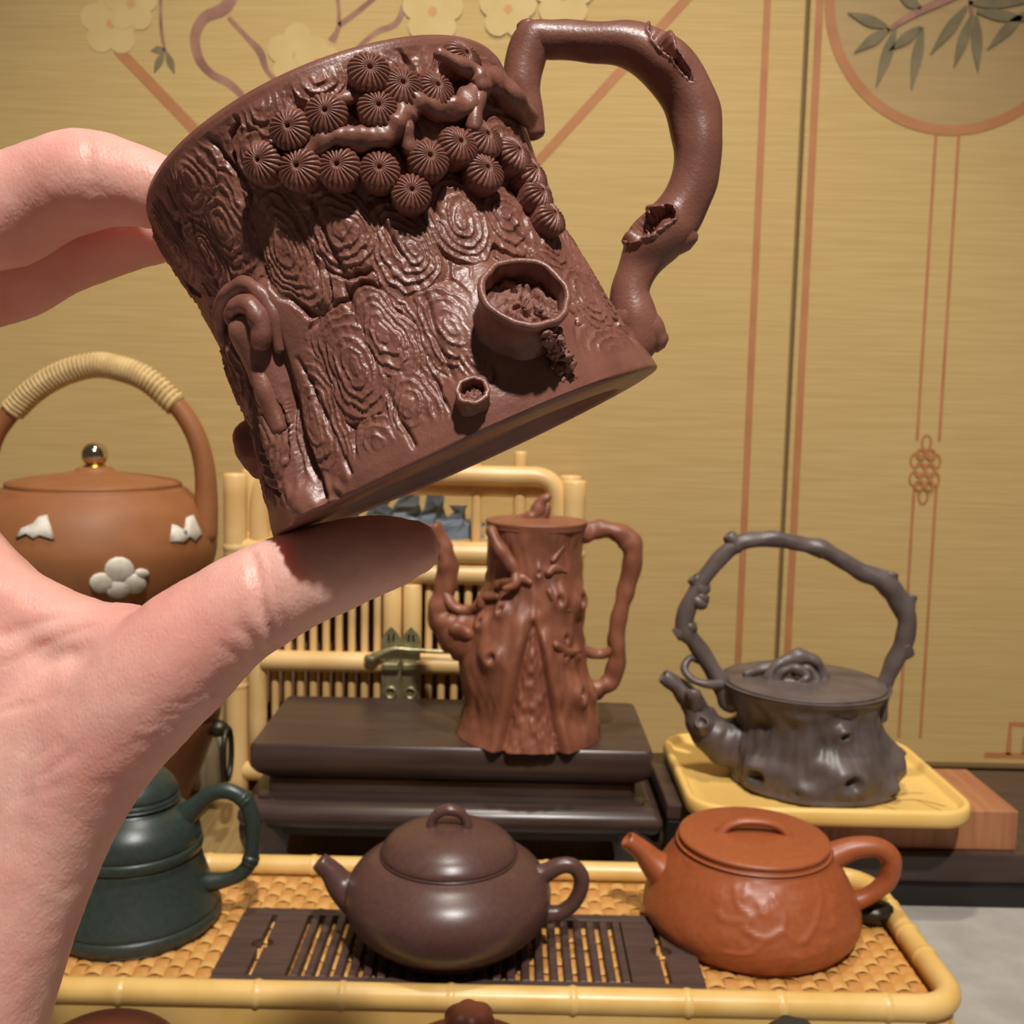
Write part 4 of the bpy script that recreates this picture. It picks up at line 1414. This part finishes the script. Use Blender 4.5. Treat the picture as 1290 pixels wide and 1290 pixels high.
# ---- pine needle tufts
NR = 21
nth = NR*6
rad = [.0, .09, .12, .16, .3, .5, .7, .86, .95, 1.0, .98, .93, .80]
hgt = [-.30, -.30, .0, .04, .03, -.01, -.08, -.18, -.28, -.42, -.62, -.95, -1.5]
V, F = [], []
TR = .0036
for j, (r, h) in enumerate(zip(rad, hgt)):
    for i in range(nth):
        a = 2*PI*i/nth
        rg = abs(math.sin(NR*a/2))**.7
        am = min(1, max(0, (r-.14)/.3)) if j < 10 else .5
        rr_ = r*(1+(.05*(rg-.5)*am if j > 5 else 0))
        V.append((TR*rr_*math.cos(a), TR*rr_*math.sin(a), TR*(h+.13*(rg-.6)*am*(1 if j < 10 else 0))))
for j in range(len(rad)-1):
    for i in range(nth):
        F.append((j*nth+i, j*nth+(i+1) % nth, (j+1)*nth+(i+1) % nth, (j+1)*nth+i))
F = [f[::-1] for f in F]
tufts = [(466, 84), (508, 103), (552, 106), (589, 66), (477, 131), (409, 138), (362, 158), (324, 201), (373, 208), (424, 206), (478, 210), (542, 195), (519, 238), (581, 177), (615, 168), (615, 210), (655, 188), (676, 212), (685, 240), (700, 268)]
tu = None
rg_ = random.Random(3)
for px, py in tufts:
    p = on_cup(px, py, .0040)
    a = math.atan2(p.y, p.x)
    nn = Vector((math.cos(a), math.sin(a), .12))
    mw = frame_at(p, nn) @ Matrix.Rotation(rg_.uniform(0, 6), 4, 'Z') @ Matrix.Scale(rg_.uniform(.96, 1.08), 4)
    if tu is None:
        tu = mk('pine_needle_tuft', (V, F), M['cupclay'], cup, True, auto=60)
        tu.matrix_local = mw
    else:
        inst(tu, 'pine_needle_tuft', cup, mw=mw)


# ---- pine branch across the cup
def cpath(pts, off):
    return [on_cup(px, py, off) for px, py in pts]


mk('pine_branch', tube(cpath([(386, 190), (408, 180), (432, 172), (458, 176), (482, 170), (500, 158), (510, 140), (526, 130), (548, 136), (572, 138), (592, 128), (606, 106), (622, 104), (644, 126), (668, 150)], .0020), [.0012, .0019, .0021, .0020, .0023, .0024, .0022, .0021, .0020, .0022, .0024, .0024, .0024, .0026, .0018], 14, 7, wob=.16, seed=41), M['cupclay'], cup)
mk('pine_branch', tube(cpath([(606, 108), (596, 92), (576, 80), (552, 68)], .0034), [.0021, .0017, .0015, .0010], 10, 6, wob=.16, seed=42), M['cupclay'], cup)
mk('pine_branch', tube(cpath([(602, 118), (600, 140), (596, 160)], .0030), [.0016, .0014, .0013], 10, 6, wob=.16, seed=43), M['cupclay'], cup)
mk('pine_branch', tube(cpath([(508, 148), (512, 170), (518, 190)], .0020), [.0018, .0015, .0013], 10, 6, wob=.16, seed=44), M['cupclay'], cup)
mk('pine_branch', tube(cpath([(424, 128), (445, 122), (460, 124)], .0008), [.0012, .0012, .0010], 10, 6, wob=.16, seed=45), M['cupclay'], cup)


# ---- hollow knots
def knot(root_px, end_px, off, ra, rb, wall, name, lip=1.12, seed=0, pit=.5, sq=1.0, pitamp=.0009):
    a_ = on_cup(*root_px)
    b_ = on_cup(*end_px, off)
    ax = (b_-a_)
    L = ax.length
    mw = frame_at(a_, ax)
    st_ = -.004
    prof_ = [(ra*1.15, st_), (ra*1.08, L*.1), (ra, L*.35), (ra*.98, L*.7), (rb, L*.90), (rb*1.0, L*.98), (rb-wall*.35, L*1.02), (rb-wall*.8, L*1.0), (rb-wall, L*.9), (rb-wall*1.15, L*pit), (rb-wall*1.4, L*pit)]
    vf = relief(lathe(prof_, 64, 4), lambda th, z, r: r*.025*np.sin(th*2+seed)+r*.02*np.sin(th*3+2*seed)+r*.012*np.sin(th*7+seed)+.00025*vnoise(np.cos(th)*4, np.sin(th)*4, z*500, seed))
    vf = ([(x*sq, y, z) for x, y, z in vf[0]], vf[1])
    o = mk(name, vf, M['cupclay'], cup)
    o.matrix_local = mw
    # rough rotten wood filling
    m_ = 40
    Vp, Fp = [], []
    for j in range(15):
        r = (rb-wall*1.05)*j/14
        for i in range(m_):
            a = 2*PI*i/m_
            x, y = r*math.cos(a)*sq, r*math.sin(a)
            Vp.append((x, y, L*pit))
    Vp = np.array(Vp)
    h_ = np.abs(vnoise(Vp[:, 0]*900, Vp[:, 1]*900, 0, seed+3))+.6*np.abs(vnoise(Vp[:, 0]*2000, Vp[:, 1]*2000, 2, seed+4))
    Vp[:, 2] += pitamp*(1.6-2.6*h_)
    for j in range(14):
        for i in range(m_):
            Fp.append((j*m_+i, (j+1)*m_+i, (j+1)*m_+(i+1) % m_, j*m_+(i+1) % m_))
    f_ = mk('rotten_core', ([tuple(v) for v in Vp], Fp), M['cuppit'], o)
    return o, mw, L


kn1, mk1, L1 = knot((648, 418), (662, 367), .0105, .0070, .0076, .0013, 'hollow_knot', seed=3, pit=.60)
knot((596, 508), (595, 490), .0042, .0028, .0029, .0009, 'hollow_knot', seed=8, pit=.55, pitamp=.0003)
# crumbling crack below the large knot
cr = []
rg_ = random.Random(12)
for i in range(70):
    t = rg_.random()
    px, py = 688+26*t+rg_.uniform(-11, 10), 384+90*t+rg_.uniform(-6, 6)
    of = float(np.interp(t, [0, .3, .45, .65, 1], [.0100, .0106, .0085, .0045, .0006]))
    p = on_cup(px, py, of)
    q = on_cup(px+rg_.uniform(-7, 7), py+rg_.uniform(4, 15), of*.9+rg_.uniform(-.0006, .0008))
    cr.append(tube([p, p.lerp(q, .5), q], [.0005, rg_.uniform(.0006, .0012), .0005], 7, 2, wob=.3, seed=i))
ck = mk('crumbling_crack', J(*cr), M['cuppit'], cup)
ck['kind'] = 'stuff'
# left hollow: arched ridge, inner stub
mk('arched_ridge', tube(cpath([(283, 430), (278, 400), (288, 372), (308, 360), (330, 372), (345, 400), (352, 440)], .0008), [.0012, .0016, .0018, .0018, .0018, .0016, .0010], 14, 7, wob=.1, seed=51), M['cupclay'], cup)
mk('root_stub', tube(cpath([(330, 430), (328, 408), (318, 388), (302, 384), (292, 396), (294, 412)], .0030), [.0020, .0020, .0019, .0017, .0014, .0010], 14, 7, wob=.08, seed=52), M['cupclay'], cup)
mk('root_stub', tube(cpath([(304, 412), (318, 440), (336, 490), (352, 540)], .0016), [.0016, .0022, .0024, .0016], 12, 7, wob=.12, seed=53), M['cupclay'], cup)
# closed bump on the left silhouette
pb_ = cplane(322, 565)
pd_ = Vector((pb_.x, 0.002, 0)).normalized()
mk('bark_boss', XF(rough(lathe([(.0070, -.004), (.0066, .001), (.0060, .0032), (.0045, .0045), (0, .0050)], 32, 4), .0003, 400, 3), frame_at(Vector((pb_.x+.0012, .0015, pb_.z)), pd_)), M['cupclay'], cup)

# ---- handle
hpts = [((674, 168), 12), ((664, 142), 20), ((656, 112), 25), ((660, 80), 25), ((672, 52), 24), ((700, 50), 22), ((745, 52), 24), ((795, 58), 29), ((838, 82), 34), ((868, 125), 33), ((879, 175), 32), ((876, 220), 31), ((862, 258), 30), ((842, 288), 33), ((818, 312), 33), ((803, 342), 26), ((795, 370), 26), ((799, 398), 30), ((802, 424), 31), ((785, 440), 30)]
hc = [cplane(*p) for p, r in hpts]
hr = [r*SPX for p, r in hpts]
vf = tube(hc, hr, 120, 30, cap=.7, ell=[(1, 1.05)]*len(hc))
P = np.array(vf[0])
Pc = catmull([list(p) for p in hc], 30)


T_, N_, B_ = frames(Pc)
ring_of = np.clip(np.arange(len(P))//120-3, 0, len(Pc)-1)
HN = P-Pc[ring_of]
HN /= np.linalg.norm(HN, axis=1)[:, None]+1e-9
fc_ = (HN @ np.array((CO-cplane(850, 180)).normalized())) > -.1
WP = (P @ np.array(MW.to_3x3()).T+np.array(MW.translation)-np.array(CAM)) @ np.array(MC)
HX = np.stack([645+FPX*WP[:, 0]/-WP[:, 2], 645-FPX*WP[:, 1]/-WP[:, 2]], 1)


def hollow(path, wpx, depth, lip, seed):
    Q_ = catmull([list(p)+[w_] for p, w_ in zip(path, wpx)], 14)
    q = np.full(len(P), 1e9)
    for x_, y_, w_ in Q_:
        q = np.minimum(q, np.hypot(HX[:, 0]-x_, HX[:, 1]-y_)/w_)
    q = q+.18*vnoise(P[:, 0]*1500, P[:, 1]*1500, P[:, 2]*1500, seed)
    rag = 1+.5*vnoise(P[:, 0]*2600, P[:, 1]*2600, P[:, 2]*2600, seed+1)
    return (np.where(q < 1, -depth*np.clip((1-q)*2.6, 0, 1)*rag, 0)+lip*np.exp(-((q-1.22)/.2)**2))*fc_


dh = hollow([(828, 34), (836, 50), (846, 66)], [9, 9, 5], .0034, .0006, 61)
dh += hollow([(850, 70), (860, 86), (871, 102)], [4.5, 5, 2.5], .0022, .0004, 63)
dh += hollow([(794, 292), (815, 281), (842, 270)], [11, 13, 9], .0036, .0007, 65)
P = P+HN*dh[:, None]
P = P+np.stack([vnoise(P[:, 0]*160, P[:, 1]*160, P[:, 2]*160, 70+s_) for s_ in range(3)], 1)*.0005
mk('handle', ([tuple(p) for p in P], vf[1]), M['cupclay'], cup)
for a_, b_, r_ in (((668, 62), (664, 33), 17), ((846, 285), (862, 306), 26), ((814, 318), (792, 298), 14)):
    mk('handle_stub', tube([cplane(*a_), cplane((a_[0]+b_[0])/2, (a_[1]+b_[1])/2), cplane(*b_)], [r_*1.15*SPX, r_*SPX, r_*.8*SPX], 20, 5, cap=.55, wob=.04, seed=a_[0]), M['cupclay'], cup)
mk('handle_foot', tube([cplane(788, 402, 0), cplane(815, 419, 0), cplane(830, 431, 0)], [30*SPX, 26*SPX, 15*SPX], 24, 6, cap=.7), M['cupclay'], cup)
# ================================================================== THE HAND
def hp_(px, py, r, dep):
    return PD(px, py, dep), r*dep/FPX


def limb(pts, ell=None, n=28, k=8):
    A = [hp_(*p) for p in pts]
    return tube([a for a, r in A], [r for a, r in A], n, k, cap=1.0, ell=ell)


parts = []
# thumb, thenar and radial side of the wrist
parts.append(limb([(522, 690, 36, .199), (500, 694, 46, .199), (470, 700, 52, .199), (430, 711, 58, .199), (380, 729, 62, .198), (336, 749, 67, .198), (288, 778, 70, .198), (232, 822, 80, .199), (176, 880, 80, .200), (122, 948, 76, .202), (76, 1030, 72, .204), (34, 1120, 76, .206), (-8, 1220, 84, .208), (-50, 1330, 95, .210), (-100, 1460, 105, .213)]))
# heel / palm body
parts.append(limb([(120, 870, 70, .206), (70, 900, 95, .210), (20, 960, 120, .214), (-30, 1060, 125, .218), (-75, 1170, 122, .222), (-115, 1290, 120, .226), (-165, 1440, 125, .228)]))
parts.append(limb([(40, 830, 95, .214), (-60, 820, 120, .226), (-120, 900, 130, .235), (-140, 1050, 130, .238), (-160, 1200, 122, .238), (-200, 1430, 125, .238)]))
# index metacarpal and web
parts.append(limb([(120, 805, 48, .207), (20, 778, 62, .212), (-80, 700, 75, .220), (-150, 600, 80, .226), (-175, 520, 76, .228)]))
parts.append(limb([(-175, 530, 80, .228), (-160, 700, 88, .232), (-130, 880, 92, .236), (-150, 1060, 100, .238)]))
# index finger
parts.append(limb([(-170, 540, 78, .228), (-165, 430, 70, .224), (-120, 320, 68, .220), (-55, 272, 72, .219), (0, 268, 70, .220), (55, 244, 64, .219), (108, 227, 63, .217), (160, 232, 53, .216), (205, 244, 46, .215), (238, 256, 35, .217)]))
# middle finger
parts.append(limb([(-200, 560, 76, .258), (-200, 460, 68, .254), (-140, 390, 66, .250), (-60, 358, 66, .247), (10, 338, 66, .245), (70, 312, 60, .245), (120, 298, 56, .243), (170, 290, 48, .240), (215, 288, 40, .238), (245, 290, 30, .238)]))
# ring and little finger, curled out of frame
parts.append(limb([(-230, 600, 72, .282), (-250, 500, 64, .280), (-220, 420, 62, .276), (-150, 420, 58, .274), (-90, 450, 50, .274), (-60, 480, 40, .274)]))
parts.append(limb([(-250, 660, 66, .304), (-280, 570, 56, .302), (-260, 500, 54, .298), (-200, 495, 50, .296), (-140, 515, 44, .296), (-110, 540, 36, .296)]))
# back of the hand
parts.append(limb([(-185, 560, 74, .250), (-180, 750, 88, .254), (-170, 950, 92, .252), (-180, 1150, 95, .248)]))
parts.append(limb([(-215, 600, 70, .278), (-210, 800, 84, .272), (-195, 1000, 88, .264)]))
parts.append(limb([(-240, 660, 64, .300), (-225, 850, 76, .288), (-205, 1050, 84, .276)]))
# web between thumb and index, palm filling, forearm
parts.append(limb([(165, 806, 46, .204), (108, 800, 46, .206), (50, 782, 52, .209), (-10, 752, 58, .212), (-80, 690, 70, .218)]))
parts.append(limb([(-20, 870, 100, .220), (-90, 960, 122, .228), (-115, 1100, 125, .230), (-140, 1280, 118, .230)]))
parts.append(limb([(-50, 770, 82, .222), (-120, 860, 98, .232), (-165, 980, 100, .244)]))
parts.append(limb([(-105, 1200, 112, .222), (-140, 1400, 126, .216), (-230, 1680, 160, .196), (-420, 2080, 215, .162), (-620, 2420, 270, .135)]))
raw = mk('hand_raw', J(*parts), M['skin'])
md = raw.modifiers.new('r', 'REMESH')
md.mode = 'VOXEL'
md.voxel_size = .0009
sm = raw.modifiers.new('s', 'SMOOTH')
sm.factor = .5
sm.iterations = 20
dg = bpy.context.evaluated_depsgraph_get()
me = bpy.data.meshes.new_from_object(raw.evaluated_get(dg))
bpy.data.objects.remove(raw)
# skin creases: grooves along pixel polylines projected on the camera side
co = np.empty(len(me.vertices)*3)
me.vertices.foreach_get('co', co)
co = co.reshape(-1, 3)
no = np.empty(len(me.vertices)*3)
me.vertices.foreach_get('normal', no)
no = no.reshape(-1, 3)
L_ = (co-np.array(CAM)) @ np.array(MC)          # camera coordinates
PX = np.stack([645+FPX*L_[:, 0]/-L_[:, 2], 645-FPX*L_[:, 1]/-L_[:, 2]], 1)
facing = np.einsum('ij,ij->i', no, np.array(CAM)-co) > 0


def groove(path, wpx, depth):
    Q = catmull(path, 10)
    m_ = np.full(len(PX), 1e9)
    for q in Q:
        m_ = np.minimum(m_, (PX[:, 0]-q[0])**2+(PX[:, 1]-q[1])**2)
    return depth*np.exp(-m_/wpx**2)*facing


dd = np.zeros(len(PX))
dd -= groove([(318, 700), (325, 735), (330, 765), (345, 800), (352, 820)], 7, .0011)
dd -= groove([(336, 690), (342, 725), (348, 760), (360, 790)], 6, .0004)
dd -= groove([(300, 790), (318, 806), (332, 822)], 6, .0004)
dd -= groove([(280, 815), (305, 830), (316, 842)], 5, .0003)
dd -= groove([(110, 165), (113, 195), (116, 240)], 6, .0004)
dd -= groove([(0, 800), (60, 780), (120, 765), (170, 760)], 7, .0005)
dd -= groove([(0, 840), (50, 815), (110, 790)], 6, .0004)
dd -= groove([(0, 880), (40, 850), (90, 820)], 6, .0003)
rgh = random.Random(5)
for i in range(26):          # fine wrinkles across the thumb joint, its lower edge and the palm
    if i < 10:
        x_, y_, a_, l_ = 300+rgh.uniform(0, 62), 720+rgh.uniform(0, 90), 1.25+rgh.uniform(-.25, .25), rgh.uniform(12, 24)
    elif i < 18:
        t_ = (i-10)/8
        x_, y_, a_, l_ = 300-150*t_, 850+105*t_, -.15+rgh.uniform(-.2, .3), rgh.uniform(14, 26)
    else:
        x_, y_, a_, l_ = rgh.uniform(0, 130), rgh.uniform(790, 1000), -.45+rgh.uniform(-.3, .2), rgh.uniform(20, 45)
    dd -= groove([(x_-l_*math.cos(a_), y_-l_*math.sin(a_)), (x_, y_+rgh.uniform(-3, 3)), (x_+l_*math.cos(a_), y_+l_*math.sin(a_))], 4.5, rgh.uniform(.00010, .00022))
dd += .00014*vnoise(co[:, 0]*320, co[:, 1]*320, co[:, 2]*320, 3)+.00007*vnoise(co[:, 0]*900, co[:, 1]*900, co[:, 2]*900, 4)
co = co+no*dd[:, None]
me.vertices.foreach_set('co', co.ravel())
me.polygons.foreach_set('use_smooth', [True]*len(me.polygons))
me.materials.clear()
me.materials.append(M['skin'])
me.name = 'hand'
hand = bpy.data.objects.new('hand', me)
COL.objects.link(hand)
tag(hand, 'bare left hand holding the carved clay cup up by rim and base', 'hand')


def nail(px, py, dep, back, along_, ln, wd):
    """thin curved plate; back = direction the nail faces, along_ = finger direction"""
    c = PD(px, py, dep)
    z = back.normalized()
    y = (along_-z*along_.dot(z)).normalized()
    x = y.cross(z)
    V, F = [], []
    for j in range(7):
        for i in range(7):
            u, v = (i/6-.5)*2, (j/6-.5)*2
            s_ = 1-.18*abs(v)**3
            V.append(c+x*u*wd*s_+y*v*ln+z*(-.0022*u*u-.0006*v*v))
    V += [p-z*.0008 for p in V[:49]]
    for j in range(6):
        for i in range(6):
            q = j*7+i
            F += [(q, q+1, q+8, q+7), (49+q, 49+q+7, 49+q+8, 49+q+1)]
    bd_ = [i for i in range(7)]+[7*j+6 for j in range(1, 7)]+[42+i for i in range(5, -1, -1)]+[7*j for j in range(5, 0, -1)]
    for a_, b_ in zip(bd_, bd_[1:]+bd_[:1]):
        F.append((a_, 49+a_, 49+b_, b_))
    return mk('fingernail', (V, F), M['nail'], hand)


# thumb nail faces away from the cup, downwards and away from the camera
nail(512, 698, .2058, MC @ Vector((.15, -.35, -.94)), MC @ Vector((.97, .12, 0)), .0048, .0040)
